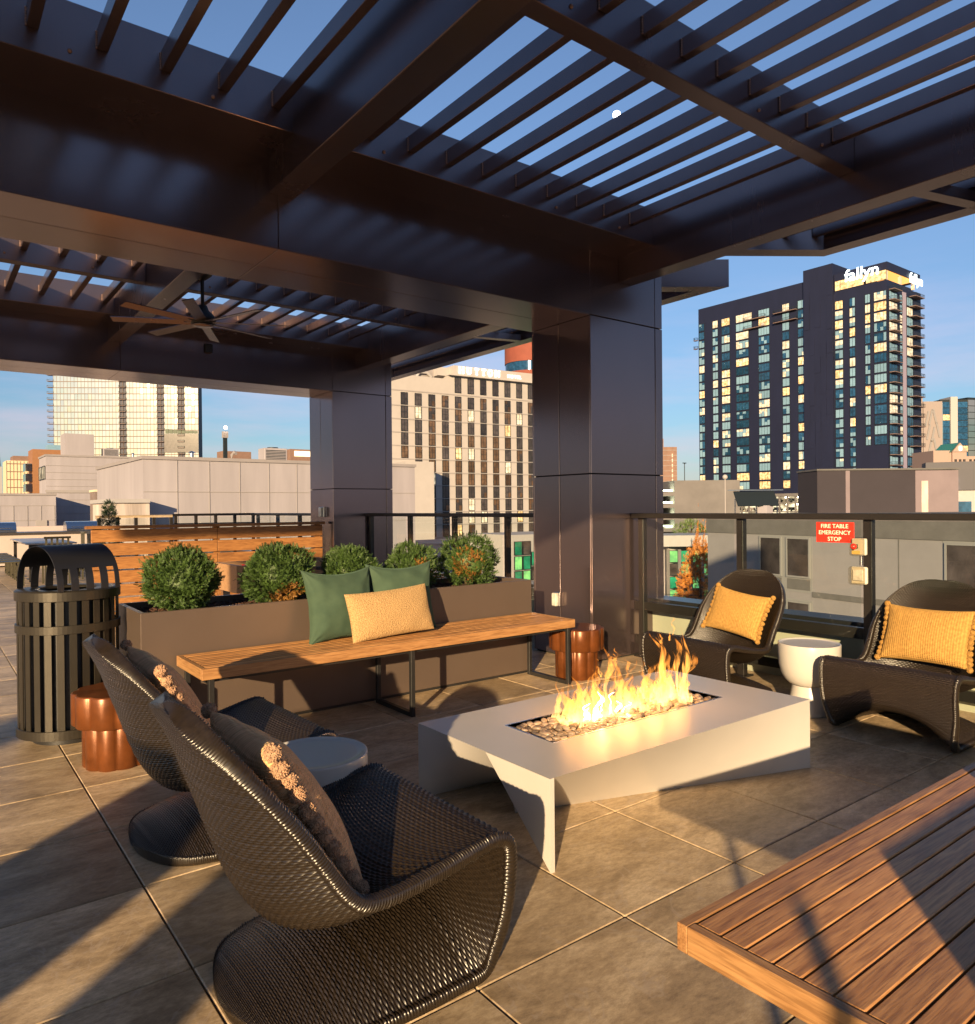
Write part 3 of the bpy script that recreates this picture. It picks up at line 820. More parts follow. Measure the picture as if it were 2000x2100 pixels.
# ================================================================ STOOLS, SIDE TABLES
def scallop(root_name, label, x, y, group):
    r = thing(root_name, label, 'stool', (x, y, 0), 0.1, group)
    def tier(R0, z0, z1, n=10):
        mb = MB(); N_ = n * 12
        rings = []
        for (rr, z) in ((R0 - 0.006, z0), (R0, z0 + 0.006), (R0, z1 - 0.008), (R0 - 0.003, z1 - 0.002), (R0 - 0.009, z1)):
            ring = []
            for i in range(N_):
                a = 2 * math.pi * i / N_
                q = abs(math.sin(n * a / 2))
                rad = rr * (0.915 + 0.085 * q ** 0.75)
                ring.append((rad * math.cos(a), rad * math.sin(a), z))
            rings.append(ring)
        v = sum(rings, []); f = []
        for j in range(len(rings) - 1):
            for i in range(N_): f.append((j * N_ + i, j * N_ + (i + 1) % N_, (j + 1) * N_ + (i + 1) % N_, (j + 1) * N_ + i))
        mb.add(v, f, True); mb.add(rings[-1], [tuple(range(N_))]); mb.add(rings[0], [tuple(range(N_))[::-1]])
        return mb
    tier(0.172, 0.0, 0.235).build('base', M_copper, r, world=False)
    tier(0.222, 0.228, 0.400).build('top', M_copper, r, world=False)
    return r
scallop('scalloped_stool', 'copper orange scalloped stool beside the slatted trash can', 0.845, 4.45, 'copper scalloped stools')
scallop('scalloped_stool', 'copper orange scalloped stool at the column end of the bench', 4.20, 4.34, 'copper scalloped stools')

def goblet(label, x, y):
    r = thing('goblet_table', label, 'side table', (x, y, 0), 0, 'white goblet side tables')
    prof = [(0.0, 0.0), (0.138, 0.0), (0.141, 0.004), (0.138, 0.02), (0.124, 0.09), (0.112, 0.15), (0.106, 0.185)]
    mb = MB(); mb.lathe((0, 0, 0), prof, 56); mb.build('stem', M_ceram, r, world=False)
    b = [(0.100, 0.186), (0.128, 0.196), (0.155, 0.222), (0.175, 0.262), (0.187, 0.315), (0.192, 0.38), (0.193, 0.452), (0.1915, 0.458), (0.188, 0.460), (0.184, 0.457), (0.183, 0.455), (0.150, 0.4545), (0.0, 0.4545)]
    mb = MB(); mb.lathe((0, 0, 0), b, 64); mb.build('bowl', M_ceram, r, world=False)
goblet('white goblet shaped side table between the two dark chairs by the railing', 4.64, 2.61)
goblet('white round side table between the two left hand chairs', 1.165, 2.60)

# ================================================================ TRASH CAN
tcn = thing('trash_can', 'dark slatted steel trash can with arched slotted hood left of the planter', 'trash can', (0.718, 5.16, 0))
cx, cy = 0.718, 5.16
Rr = 0.272
for (z0, z1, r_) in ((0.845, 0.900, Rr + 0.012), (0.655, 0.705, Rr + 0.010), (0.045, 0.100, Rr + 0.010)):
    mb = MB()
    mb.lathe((cx, cy, 0), [(r_ - 0.006, z0), (r_, z0 + 0.002), (r_, z1 - 0.002), (r_ - 0.004, z1), (r_ - 0.010, z1), (r_ - 0.010, z0), (r_ - 0.006, z0)], 72, False)
    mb.build('band', M_canm, tcn)
n = 26
for i in range(n):
    a = 2 * math.pi * i / n + 0.06
    c, s = math.cos(a), math.sin(a)
    mb = MB(); mb.obox((cx + c * (Rr - 0.003), cy + s * (Rr - 0.003), 0.47), Vector((c, s, 0)) * 0.003, Vector((-s, c, 0)) * 0.0185, Vector((0, 0, 0.40)))
    mb.build('slat', M_canm, tcn)
mb = MB(); mb.cyl((cx, cy), Rr - 0.03, 0.06, 0.84, 40, caps=False); mb.cyl((cx, cy), Rr - 0.034, 0.06, 0.075, 40); mb.build('liner', M_black, tcn)
mb = MB(); mb.lathe((cx, cy, 0), [(0.150, 0.890), (0.155, 0.901), (Rr + 0.004, 0.903), (Rr + 0.006, 0.895)], 72); mb.build('lid_ring', M_canm, tcn)
mb = MB(); mb.cyl((cx, cy), 0.20, 0.0, 0.045, 32); mb.build('foot', M_black, tcn)
# arched hood with four slots on each side
hd = MB()
a0 = YAW - R(33)
axd = Vector((math.cos(a0), math.sin(a0), 0)); chd = Vector((math.sin(a0), -math.cos(a0), 0)) * 1.0
HW, HR, HH = 0.185, 0.235, 0.262
slots = [(-0.150, -0.106), (-0.062, -0.018), (0.026, 0.070), (0.114, 0.158)]
edges = sorted({-HW, HW} | {e for s in slots for e in s})
nseg = 48
def hp(u, k, off=0.0):
    t = math.pi * k / nseg
    return Vector((cx, cy, 0.900)) + axd * u * (1.0) + chd * (HR + off) * math.cos(t) + Vector((0, 0, (HH + off) * math.sin(t) ** 0.85))
for e0, e1 in zip(edges[:-1], edges[1:]):
    isslot = any(abs(e0 - s[0]) < 1e-6 for s in slots)
    k0, k1 = (7, nseg - 7) if isslot else (0, nseg)
    rows = []
    for k in range(k0, k1 + 1):
        rows.append([hp(e0, k, 0.003), hp(e1, k, 0.003), hp(e1, k, -0.003), hp(e0, k, -0.003)])
    v = sum(rows, []); f = []
    for j in range(len(rows) - 1):
        for q in range(4): f.append((j * 4 + q, j * 4 + (q + 1) % 4, (j + 1) * 4 + (q + 1) % 4, (j + 1) * 4 + q))
    f.append((0, 1, 2, 3)); f.append(tuple(len(v) - 4 + q for q in (3, 2, 1, 0)))
    hd.add(v, f, False)
hd.build('hood', M_hood, tcn)

# ================================================================ FIRE TABLE
ftb = thing('fire_table', 'long faceted white fire table with a pebble filled burner trough', 'fire table', (2.76, 2.54, 0))
fx0, fx1, fy0, fy1, fz = 1.855, 3.665, 2.06, 2.985, 0.355
tx0, tx1, ty0, ty1 = 2.150, 3.345, 2.372, 2.690
mb = MB()
def quad(*p): mb.add(p, [(0, 1, 2, 3)])
# top ring
O = [(fx0, fy0, fz), (fx1, fy0, fz), (fx1, fy1, fz), (fx0, fy1, fz)]
I_ = [(tx0, ty0, fz), (tx1, ty0, fz), (tx1, ty1, fz), (tx0, ty1, fz)]
for k in range(4): quad(O[k], O[(k + 1) % 4], I_[(k + 1) % 4], I_[k])
Ib = [(p[0], p[1], fz - 0.075) for p in I_]
for k in range(4): quad(I_[k], I_[(k + 1) % 4], Ib[(k + 1) % 4], Ib[k])
quad(*Ib)
def ruled(t0, t1, b0, b1, n=14):
    t0, t1, b0, b1 = map(Vector, (t0, t1, b0, b1))
    rows = [[(t0.lerp(t1, i / n)).lerp(b0.lerp(b1, i / n), j / 6) for j in range(7)] for i in range(n + 1)]
    v = sum(rows, []); f = [(i * 7 + j, i * 7 + j + 1, (i + 1) * 7 + j + 1, (i + 1) * 7 + j) for i in range(n) for j in range(6)]
    mb.add(v, f, True)
# faceted body: front facet sweeps inwards and down to the paving, end facet likewise
ruled((fx0 + .004, fy0, fz), (fx1, fy0, fz), (2.10, 2.57, 0), (fx1, fy0, 0))
ruled((fx0 + .004, fy1, fz), (fx0 + .004, fy0 + 0.002, fz), (fx0, fy1, 0), (2.35, 2.93, 0))
mb.add([(fx0 + .004, fy0, fz), (2.35, 2.93, 0), (2.10, 2.57, 0)], [(0, 1, 2)])
quad((fx1, fy0, 0), (fx1, fy0, fz), (fx1, fy1, fz), (fx1, fy1, 0))
quad((fx1, fy1, 0), (fx1, fy1, fz), (fx0, fy1, fz), (fx0, fy1, 0))
body = mb.build('body', M_white, ftb)
mb = MB()
fin = [(2.062, 0.0), (2.062, 0.353), (2.46, 0.353)]
v = [(fx0 - 0.001, y, z) for y, z in fin] + [(fx0 + 0.020, y, z) for y, z in fin]
mb.add(v, [(0, 1, 2), (5, 4, 3), (0, 3, 4, 1), (1, 4, 5, 2), (2, 5, 3, 0)])
mb.build('fin', M_white, ftb)
mb = MB()   # bright trough trim
for (a, b, c, d) in ((tx0 - .006, tx1 + .006, ty0 - .006, ty0), (tx0 - .006, tx1 + .006, ty1, ty1 + .006), (tx0 - .006, tx0, ty0, ty1), (tx1, tx1 + .006, ty0, ty1)):
    mb.box(a, b, c, d, fz - 0.03, fz + 0.002)
mb.build('trim', M_steel, ftb)
M_peb = mat('river_pebble', (0.26, 0.19, 0.135), 0.30, var=0.4, vscale=9, objvar=0.55, rvar=0.1)
pm = []
for q in range(5):
    mb = MB(); sq = (random.uniform(0.9, 1.3), random.uniform(0.75, 1.0), random.uniform(0.42, 0.6))
    mb.ball((0, 0, 0), 0.019, 12, 7, sq)
    for i_, p_ in enumerate(mb.v):
        k = 1 + 0.06 * math.sin(p_[0] * 140 + q) + 0.05 * math.cos(p_[1] * 170 + 2 * q); mb.v[i_] = tuple(c * k for c in p_)
    pm.append(mb.mesh('pebble', M_peb))
npb = 0; placed = []
tries = 0
while npb < 292 and tries < 9000:
    tries += 1
    x, y = random.uniform(tx0 + .02, tx1 - .02), random.uniform(ty0 + .018, ty1 - .018)
    if any((x - a) ** 2 + (y - b) ** 2 < (0.0265) ** 2 for a, b in placed): continue
    placed.append((x, y)); npb += 1
    inst('pebble', random.choice(pm), ftb, (x - 2.76, y - 2.54, fz - 0.012 + random.uniform(-.006, .008)), rot=(random.uniform(-.35, .35), random.uniform(-.35, .35), random.uniform(0, 6.28)), scale=[random.uniform(0.8, 1.25)] * 3)
mb = MB()
for _ in range(900):
    x, y = random.uniform(tx0 + .015, tx1 - .015), random.uniform(ty0 + .015, ty1 - .015)
    mb.ball((x, y, fz - 0.034 + random.uniform(-.006, .01)), random.uniform(.012, .02), 7, 5, (1.1, .9, .55))
pb = mb.build('pebble_bed', M_peb, ftb); pb['kind'] = 'stuff'
mb = MB(); mb.obox((2.70, 2.44, fz - 0.006), Vector((0.038, .008, 0)), Vector((-.006, .024, 0)), Vector((0, 0, .008))); mb.build('igniter_cover', M_steel, ftb)

# ---- flames: twisted solid tongues of burning gas
def flamemat():
    mt = bpy.data.materials.new('flame'); mt.use_nodes = True
    nt = mt.node_tree; N, L = nt.nodes, nt.links; N.clear()
    o = N.new('ShaderNodeOutputMaterial'); em = N.new('ShaderNodeEmission'); tr = N.new('ShaderNodeBsdfTransparent'); mxs = N.new('ShaderNodeMixShader')
    uv = N.new('ShaderNodeUVMap'); uv.uv_map = 'UVMap'; sep = N.new('ShaderNodeSeparateXYZ'); L.new(uv.outputs[0], sep.inputs[0])
    rp = N.new('ShaderNodeValToRGB'); e = rp.color_ramp.elements
    e[0].position = 0.0; e[0].color = (1.0, 0.60, 0.20, 1); e[1].position = 1.0; e[1].color = (0.85, 0.22, 0.02, 1)
    k = e.new(0.45); k.color = (1.0, 0.42, 0.08, 1)
    L.new(sep.outputs[1], rp.inputs[0])
    st = N.new('ShaderNodeMapRange'); st.inputs[3].default_value = 1.5; st.inputs[4].default_value = 0.75; L.new(sep.outputs[1], st.inputs[0])
    L.new(rp.outputs[0], em.inputs[0]); L.new(st.outputs[0], em.inputs[1])
    tc_ = N.new('ShaderNodeTexCoord'); mp_ = N.new('ShaderNodeMapping'); mp_.inputs['Scale'].default_value = (34, 34, 8)
    nz_ = N.new('ShaderNodeTexNoise'); nz_.inputs['Scale'].default_value = 1.0; nz_.inputs['Detail'].default_value = 3; nz_.inputs['Distortion'].default_value = 0.8
    L.new(tc_.outputs['Object'], mp_.inputs[0]); L.new(mp_.outputs[0], nz_.inputs['Vector'])
    r2 = N.new('ShaderNodeMapRange'); r2.inputs[1].default_value = 0.42; r2.inputs[2].default_value = 0.68; r2.inputs[3].default_value = 0.015; r2.inputs[4].default_value = 0.46
    L.new(nz_.outputs[0], r2.inputs[0])
    fd = N.new('ShaderNodeMapRange'); fd.inputs[1].default_value = 0.55; fd.inputs[2].default_value = 1.0; fd.inputs[3].default_value = 1.0; fd.inputs[4].default_value = 0.45; L.new(sep.outputs[1], fd.inputs[0])
    ml = N.new('ShaderNodeMath'); ml.operation = 'MULTIPLY'; L.new(r2.outputs[0], ml.inputs[0]); L.new(fd.outputs[0], ml.inputs[1])
    L.new(ml.outputs[0], mxs.inputs[0]); L.new(tr.outputs[0], mxs.inputs[1]); L.new(em.outputs[0], mxs.inputs[2]); L.new(mxs.outputs[0], o.inputs[0])
    return mt
M_flame = flamemat()
fire = thing('fire', 'tall orange yellow gas flames rising from the pebbles of the white fire table', 'fire', (2.76, 2.54, fz - 0.01))
def tongue(x, y, h, w, sd, lean=(0, 0)):
    r = random.Random(sd)
    n, k = 26, 10
    V = []; UV = []; F = []
    p1, p2, p3 = r.uniform(0, 6.28), r.uniform(0, 6.28), r.uniform(0, 6.28)
    tw0, tw = r.uniform(0, 3.14), r.uniform(-2.2, 2.2)
    for i in range(n + 1):
        t = i / n
        z = h * t
        cxx = x + lean[0] * t * t + 0.028 * t * math.sin(p1 + 5.5 * t * (h / .25)) + 0.012 * t * math.sin(p2 + 13 * t)
        cyy = y + lean[1] * t * t + 0.020 * t * math.sin(p3 + 6.5 * t)
        ww = w * (0.62 + 0.9 * t - 0.35 * t * t) * (1 - t) ** 0.75 * (1 + 0.30 * math.sin(p3 + 11 * t) + 0.18 * math.sin(p1 + 23 * t)) + 0.0006
        tt = ww * 0.16
        a = tw0 + tw * t
        for q in range(k):
            b = 2 * math.pi * q / k
            lx, ly = ww * math.cos(b), tt * math.sin(b)
            V.append((cxx + lx * math.cos(a) - ly * math.sin(a), cyy + lx * math.sin(a) + ly * math.cos(a), z))
            UV.append((q / k, t * min(1.0, 0.45 + h / 0.32)))
    for i in range(n):
        for q in range(k): F.append((i * k + q, i * k + (q + 1) % k, (i + 1) * k + (q + 1) % k, (i + 1) * k + q))
    return V, UV, F
VV, UU, FF = [], [], []
specs = []
def env(x):   # envelope of flame height along the trough
    x -= 2.76
    return 0.12 + 0.25 * math.exp(-((x - 0.42) / 0.16) ** 2) + 0.16 * math.exp(-((x + 0.05) / 0.14) ** 2) + 0.06 * math.exp(-((x + 0.35) / 0.15) ** 2)
for q in range(120):
    x = random.uniform(2.35, 3.22); y = random.gauss(2.53, 0.045)
    y = min(2.62, max(2.44, y))
    h = env(x) * random.uniform(0.35, 1.15)
    specs.append((x - 2.76, y - 2.54, h, random.uniform(0.018, 0.042), q, (random.uniform(-.05, .06), random.uniform(-.03, .03))))
for s in specs:
    V, U, F = tongue(*s); o_ = len(VV)
    VV += V; UU += U; FF += [tuple(i + o_ for i in f) for f in F]
inst('flame', npmesh('flame', np.array(VV), np.array(FF), M_flame, True, uv=np.array(UU)), fire)
# detached licks above the main body
VV, UU, FF = [], [], []
for q in range(13):
    x = random.uniform(2.5, 3.25)
    V, U, F = tongue(x - 2.76, random.gauss(0, .03), random.uniform(.05, .10), random.uniform(.008, .016), 300 + q, (random.uniform(-.03, .03), 0))
    zz = env(x) * random.uniform(0.75, 1.0); o_ = len(VV)
    VV += [(a, b, c + zz) for a, b, c in V]; UU += [(u, 0.6 + 0.4 * v) for u, v in U]; FF += [tuple(i + o_ for i in f) for f in F]
lk = inst('flame_lick', npmesh('flame_lick', np.array(VV), np.array(FF), M_flame, True, uv=np.array(UU)), fire); lk['kind'] = 'stuff'
# glowing white core
M_core = emat('flame_core', (1.0, 0.80, 0.45), 5.0)
mb = MB()
for (x, h, w) in ((2.475, .06, .022), (2.51, .09, .020), (2.56, .135, .018), (2.60, .07, .02), (2.665, .11, .020), (2.70, .06, .016), (2.75, .05, .014)):
    V, U, F = tongue(x - 2.76, -0.02, h, w, int(x * 1000), (0.02, 0)); mb.add([(a + 2.76, b + 2.54, c + fz - .01) for a, b, c in V], F, True)
mb.build('flame_core', M_core, fire)
# the light the fire itself gives off
for fx_, pw_ in ((2.50, 1.4), (2.70, 1.4), (2.90, 1.3), (3.10, 1.3)):
    fl_ = bpy.data.lights.new('fire_glow', 'POINT'); fl_.energy = pw_; fl_.color = (1.0, 0.43, 0.12); fl_.shadow_soft_size = 0.12
    fo_ = bpy.data.objects.new('fire_glow', fl_); COL.objects.link(fo_); fo_.location = (fx_, 2.53, fz + 0.10)

# ================================================================ WICKER CHAIRS
def smooth_path(P, n):
    P = np.array(P, float); m_ = len(P)
    ext = np.vstack([2 * P[0] - P[1], P, 2 * P[-1] - P[-2]])
    out = []
    for i in range(m_ - 1):
        p0, p1, p2, p3 = ext[i], ext[i + 1], ext[i + 2], ext[i + 3]
        for t in np.linspace(0, 1, n, endpoint=False):
            out.append(0.5 * ((2 * p1) + (-p0 + p2) * t + (2 * p0 - 5 * p1 + 4 * p2 - p3) * t * t + (-p0 + 3 * p1 - 3 * p2 + p3) * t ** 3))
    out.append(P[-1])
    return np.array(out)
# stations: centre x, centre z, edge x, edge z, half width
ST = [(-0.470, 0.868, -0.470, 0.868, 0.006),
      (-0.465, 0.860, -0.462, 0.860, 0.095),
      (-0.455, 0.838, -0.446, 0.838, 0.170),
      (-0.438, 0.795, -0.412, 0.798, 0.240),
      (-0.414, 0.735, -0.362, 0.745, 0.295),
      (-0.384, 0.650, -0.295, 0.672, 0.335),
      (-0.345, 0.545, -0.215, 0.580, 0.352),
      (-0.300, 0.420, -0.140, 0.480, 0.352),
      (-0.250, 0.315, -0.085, 0.405, 0.355),
      (-0.180, 0.245, -0.035, 0.368, 0.362),
      (-0.080, 0.228, 0.040, 0.365, 0.368),
      (0.050, 0.268, 0.135, 0.378, 0.374),
      (0.180, 0.335, 0.230, 0.393, 0.380),
      (0.290, 0.395, 0.320, 0.408, 0.384),
      (0.365, 0.418, 0.380, 0.412, 0.386),
      (0.408, 0.392, 0.415, 0.385, 0.385),
      (0.418, 0.335, 0.420, 0.310, 0.382),
      (0.408, 0.265, 0.408, 0.200, 0.380),
      (0.375, 0.205, 0.385, 0.100, 0.366),
      (0.310, 0.172, 0.350, 0.018, 0.352),
      (0.200, 0.158, 0.240, 0.010, 0.356),
      (0.060, 0.140, 0.090, 0.010, 0.360),
      (-0.080, 0.112, -0.060, 0.010, 0.350),
      (-0.190, 0.075, -0.185, 0.010, 0.305),
      (-0.252, 0.046, -0.250, 0.010, 0.245),
      (-0.292, 0.026, -0.290, 0.010, 0.165),
      (-0.312, 0.014, -0.311, 0.010, 0.090),
      (-0.318, 0.010, -0.318, 0.010, 0.006)]
def wicker_shell():
    P = smooth_path(ST, 40)
    for c_ in (0, 2): P[:, c_] = np.where(P[:, c_] < 0, P[:, c_] * 0.925, P[:, c_])
    seg = np.r_[0, np.cumsum(np.hypot(*(np.diff((P[:, 0] + P[:, 2]) / 2), np.diff((P[:, 1] + P[:, 3]) / 2))) + 0.6 * np.abs(np.diff(P[:, 4])))]
    Ltot = seg[-1]
    pitch = 0.0094
    rows = int(round(Ltot / pitch)); ns = rows * 4 + 1
    s = np.linspace(0, Ltot, ns)
    Q = np.stack([np.interp(s, seg, P[:, k]) for k in range(5)], -1)
    # soften the interpolated profile a touch
    for _ in range(3): Q[1:-1] = 0.25 * Q[:-2] + 0.5 * Q[1:-1] + 0.25 * Q[2:]
    ncol = 58; nvp = ncol * 4 + 1
    v = np.linspace(-1, 1, nvp)
    av = np.abs(v) ** 2.3
    X = Q[:, 0:1] + (Q[:, 2:3] - Q[:, 0:1]) * av
    Z = Q[:, 1:2] + (Q[:, 3:4] - Q[:, 1:2]) * av
    Y = Q[:, 4:5] * v
    G = np.stack([X, Y, Z], -1)
    G2 = np.stack([X, np.maximum(Q[:, 4:5], 0.33) * v, Z], -1)   # full-width twin: keeps normals clean at the rounded tips
    du = np.gradient(G2, axis=0); dv = np.gradient(G2, axis=1)
    Nn = np.cross(du, dv); Nn /= np.linalg.norm(Nn, axis=-1, keepdims=True) + 1e-12
    k = np.arange(ns) / 4.0
    row = np.floor(np.clip(k, 0, rows - 1e-6)).astype(int)
    rs = np.abs(np.sin(np.pi * k)) ** 1.1
    col = np.arange(nvp) / 4.0
    ov = np.cos(np.pi * col)[None, :] * (1 - 2 * (row % 2))[:, None]
    hgt = rs[:, None] * (0.74 + 0.26 * ov)
    jit = 1 + 0.18 * rng.standard_normal((ns // 4 + 1, 1))[row]
    rim = np.clip((np.abs(v) - 0.955) / 0.045, 0, 1) ** 0.7
    core = 0.011 * np.sqrt(np.clip(1 - np.abs(v) ** 26, 0, 1)) + 0.010 * np.sin(np.pi * np.clip((np.abs(v) - 0.93) / 0.07, 0, 1))
    tp_ = np.clip(Q[:, 4] / 0.20, 0, 1)[:, None]
    cb_ = 0.011 * np.sqrt(np.clip(1 - np.abs(v) ** 26, 0, 1)); rb_ = 0.010 * np.sin(np.pi * np.clip((np.abs(v) - 0.93) / 0.07, 0, 1))
    pd = np.r_[0, np.cumsum(np.hypot(np.diff(Q[:, 0]), np.diff(Q[:, 1])))]
    endd = np.minimum(pd, pd[-1] - pd)
    core = (cb_[None, :] * (1 + 1.0 * np.exp(-(endd / 0.11) ** 2))[:, None] + rb_[None, :] * tp_) * np.sqrt(np.clip(1 - (1 - np.clip(endd / 0.026, 0, 1)) ** 2, 0, 1))[:, None]
    rimh = rs[:, None] * 0.75 * np.ones_like(ov)
    wave = hgt * (1 - rim) + rimh * rim
    A = 0.0064
    top = G + Nn * (core + A * wave * jit * np.clip(endd / 0.006, 0, 1)[:, None])[..., None]
    hgt2 = rs[:, None] * (0.74 - 0.26 * ov)
    bot = G - Nn * (core + A * (hgt2 * (1 - rim) + rimh * rim) * jit * np.clip(endd / 0.006, 0, 1)[:, None])[..., None]
    V = np.concatenate([top.reshape(-1, 3), bot.reshape(-1, 3)])
    V[:, 2] = np.maximum(V[:, 2], 0.001)
    nA = ns * nvp
    i, j = np.meshgrid(np.arange(ns - 1), np.arange(nvp - 1), indexing='ij'); a = (i * nvp + j).ravel()
    Ft = np.stack([a, a + nvp, a + nvp + 1, a + 1], -1)
    Fb = np.stack([a, a + 1, a + nvp + 1, a + nvp], -1) + nA
    r_ = np.arange(ns - 1) * nvp
    E0 = np.stack([r_, r_ + nA, r_ + nvp + nA, r_ + nvp], -1)
    r1 = r_ + nvp - 1
    E1 = np.stack([r1, r1 + nvp, r1 + nvp + nA, r1 + nA], -1)
    c_ = np.arange(nvp - 1)
    E2 = np.stack([c_, c_ + 1, c_ + 1 + nA, c_ + nA], -1)
    c2 = c_ + (ns - 1) * nvp
    E3 = np.stack([c2, c2 + nA, c2 + 1 + nA, c2 + 1], -1)
    return V, np.concatenate([Ft, Fb, E0, E1, E2, E3])
M_wick = mat('dark_wicker', (0.016, 0.011, 0.007), 0.30, 0.0, var=0.35, vscale=70, stretch=(1, 1, 1), spec=0.7)
Vw, Fw = wicker_shell()
wick_me = npmesh('woven_shell', Vw, Fw, M_wick)
def chair(label, x, y, rz, sc=1.0):
    c = thing('wicker_chair', label, 'lounge chair', (x, y, 0), rz, 'sculptural dark wicker lounge chairs')
    inst('woven_shell', wick_me, c, (0, 0, 0), scale=(1, sc, 1))
    return c
chair('nearest dark wicker lounge chair, seen from behind with an orange tan pom-pom pillow', 0.935, 2.05, R(0))
chair('dark wicker lounge chair second from the camera, in front of the copper stool', 0.965, 3.27, R(2))
chair('dark wicker lounge chair by the railing nearest the clad column', 4.66, 3.30, R(180 - 2))
chair('dark wicker lounge chair at the right edge, beside the emergency stop post', 4.80, 2.02, R(180 + 1))

# ================================================================ PILLOWS
def pillow_mesh(w, h, t, nm, mt, seed=0, n=56, knit=0, corner=0.07, wrinkle=0.006):
    r = np.random.default_rng(seed)
    u = np.sin(np.linspace(-np.pi / 2, np.pi / 2, n))
    U, Vv = np.meshgrid(u, u, indexing='ij')
    px = w / 2 * U * (1 - corner * (1 - Vv ** 2) * np.abs(U) ** 1.5)
    pz = h / 2 * Vv * (1 - corner * (1 - U ** 2) * np.abs(Vv) ** 1.5)
    body = np.clip((1 - U ** 2) * (1 - Vv ** 2), 0, 1) ** 0.42
    th = t / 2 * body
    ph = r.uniform(0, 6.28, 8)
    wr = np.zeros_like(U)
    for q in range(8):
        a = r.uniform(0, 6.28); f = r.uniform(5, 14)
        wr += np.sin(f * (U * np.cos(a) + Vv * np.sin(a)) + ph[q] + 1.5 * np.sin(3 * U + ph[q - 1])) / 8
    edge = np.clip(1.15 - body, 0, 1)
    # radiating folds at the corners
    rad = np.hypot(1 - np.abs(U), 1 - np.abs(Vv)); ang = np.arctan2(1 - np.abs(Vv), 1 - np.abs(U))
    fold = np.sin(ang * 9 + ph[0]) * np.exp(-rad * 3.2) * 0.6
    d = wrinkle * (wr * (0.4 + 1.2 * edge) + fold) * np.minimum(1, body * 3)
    sag = -0.02 * h * (1 - U ** 2) * (Vv + 1) / 2
    front = np.stack([px, -(th + d), pz + sag], -1); back = np.stack([px, th + d * 0.6, pz + sag], -1)
    V = np.concatenate([front.reshape(-1, 3), back.reshape(-1, 3)])
    i, j = np.meshgrid(np.arange(n - 1), np.arange(n - 1), indexing='ij'); a = (i * n + j).ravel()
    F = np.concatenate([np.stack([a, a + n, a + n + 1, a + 1], -1), np.stack([a, a + 1, a + n + 1, a + n], -1) + n * n])
    uv = np.stack([np.r_[px.ravel(), px.ravel()], np.r_[pz.ravel(), pz.ravel()]], -1)
    me = npmesh(nm, V, F, mt, uv=uv)
    outline = np.concatenate([front[0, :], front[:, -1], front[-1, ::-1], front[::-1, 0]])
    return me, front, outline
def fabric(name, c1, c2, kind, sheen=0.3, rough=0.9):
    mt, nt, b = newmat(name); N, L = nt.nodes, nt.links
    uv = N.new('ShaderNodeUVMap'); uv.uv_map = 'UVMap'
    n1 = N.new('ShaderNodeTexNoise'); n1.inputs['Scale'].default_value = {'velvet': 9, 'knit': 60, 'boucle': 140}[kind]; n1.inputs['Detail'].default_value = 6
    L.new(uv.outputs[0], n1.inputs['Vector'])
    rp = N.new('ShaderNodeValToRGB'); rp.color_ramp.elements[0].position = 0.33; rp.color_ramp.elements[1].position = 0.67
    rp.color_ramp.elements[0].color = (*c2, 1); rp.color_ramp.elements[1].color = (*c1, 1)
    L.new(n1.outputs[0], rp.inputs[0]); L.new(rp.outputs[0], b.inputs['Base Color'])
    b.inputs['Roughness'].default_value = rough; b.inputs['Sheen Weight'].default_value = sheen; b.inputs['Sheen Roughness'].default_value = 0.4
    b.inputs['Sheen Tint'].default_value = (*[min(1, c * 2.2) for c in c1], 1)
    bp = N.new('ShaderNodeBump'); bp.inputs['Distance'].default_value = 0.004
    if kind == 'knit':
        w1 = N.new('ShaderNodeTexWave'); w1.wave_type = 'BANDS'; w1.bands_direction = 'X'; w1.inputs['Scale'].default_value = 24; w1.inputs['Distortion'].default_value = 0.5; w1.inputs['Detail'].default_value = 1
        w2 = N.new('ShaderNodeTexWave'); w2.wave_type = 'BANDS'; w2.bands_direction = 'Y'; w2.inputs['Scale'].default_value = 36; w2.inputs['Distortion'].default_value = 0.5
        L.new(uv.outputs[0], w1.inputs['Vector']); L.new(uv.outputs[0], w2.inputs['Vector'])
        mm = N.new('ShaderNodeMath'); mm.operation = 'MULTIPLY'; L.new(w1.outputs[1], mm.inputs[0]); L.new(w2.outputs[1], mm.inputs[1])
        L.new(mm.outputs[0], bp.inputs['Height']); bp.inputs['Strength'].default_value = 0.9
    elif kind == 'boucle':
        vo = N.new('ShaderNodeTexVoronoi'); vo.inputs['Scale'].default_value = 130; L.new(uv.outputs[0], vo.inputs['Vector']); L.new(vo.outputs[0], bp.inputs['Height']); bp.inputs['Strength'].default_value = 1.0
    else:
        n2 = N.new('ShaderNodeTexNoise'); n2.inputs['Scale'].default_value = 500; L.new(uv.outputs[0], n2.inputs['Vector']); L.new(n2.outputs[0], bp.inputs['Height']); bp.inputs['Strength'].default_value = 0.1
    L.new(bp.outputs[0], b.inputs['Normal'])
    return mt
M_vel = fabric('green_velvet', (0.048, 0.085, 0.052), (0.030, 0.060, 0.037), 'velvet', 0.6)
M_bou = fabric('ochre_boucle', (0.50, 0.33, 0.15), (0.30, 0.17, 0.065), 'boucle', 0.2)
M_must = fabric('mustard_knit', (0.50, 0.28, 0.07), (0.36, 0.19, 0.042), 'knit', 0.2)
M_rust = fabric('terracotta_knit', (0.85, 0.47, 0.24), (0.64, 0.33, 0.155), 'knit', 0.25)
M_pomr = mat('pompom_peach', (0.56, 0.34, 0.21), 0.95, var=0.25, vscale=60, bump=1.0, bscale=300)
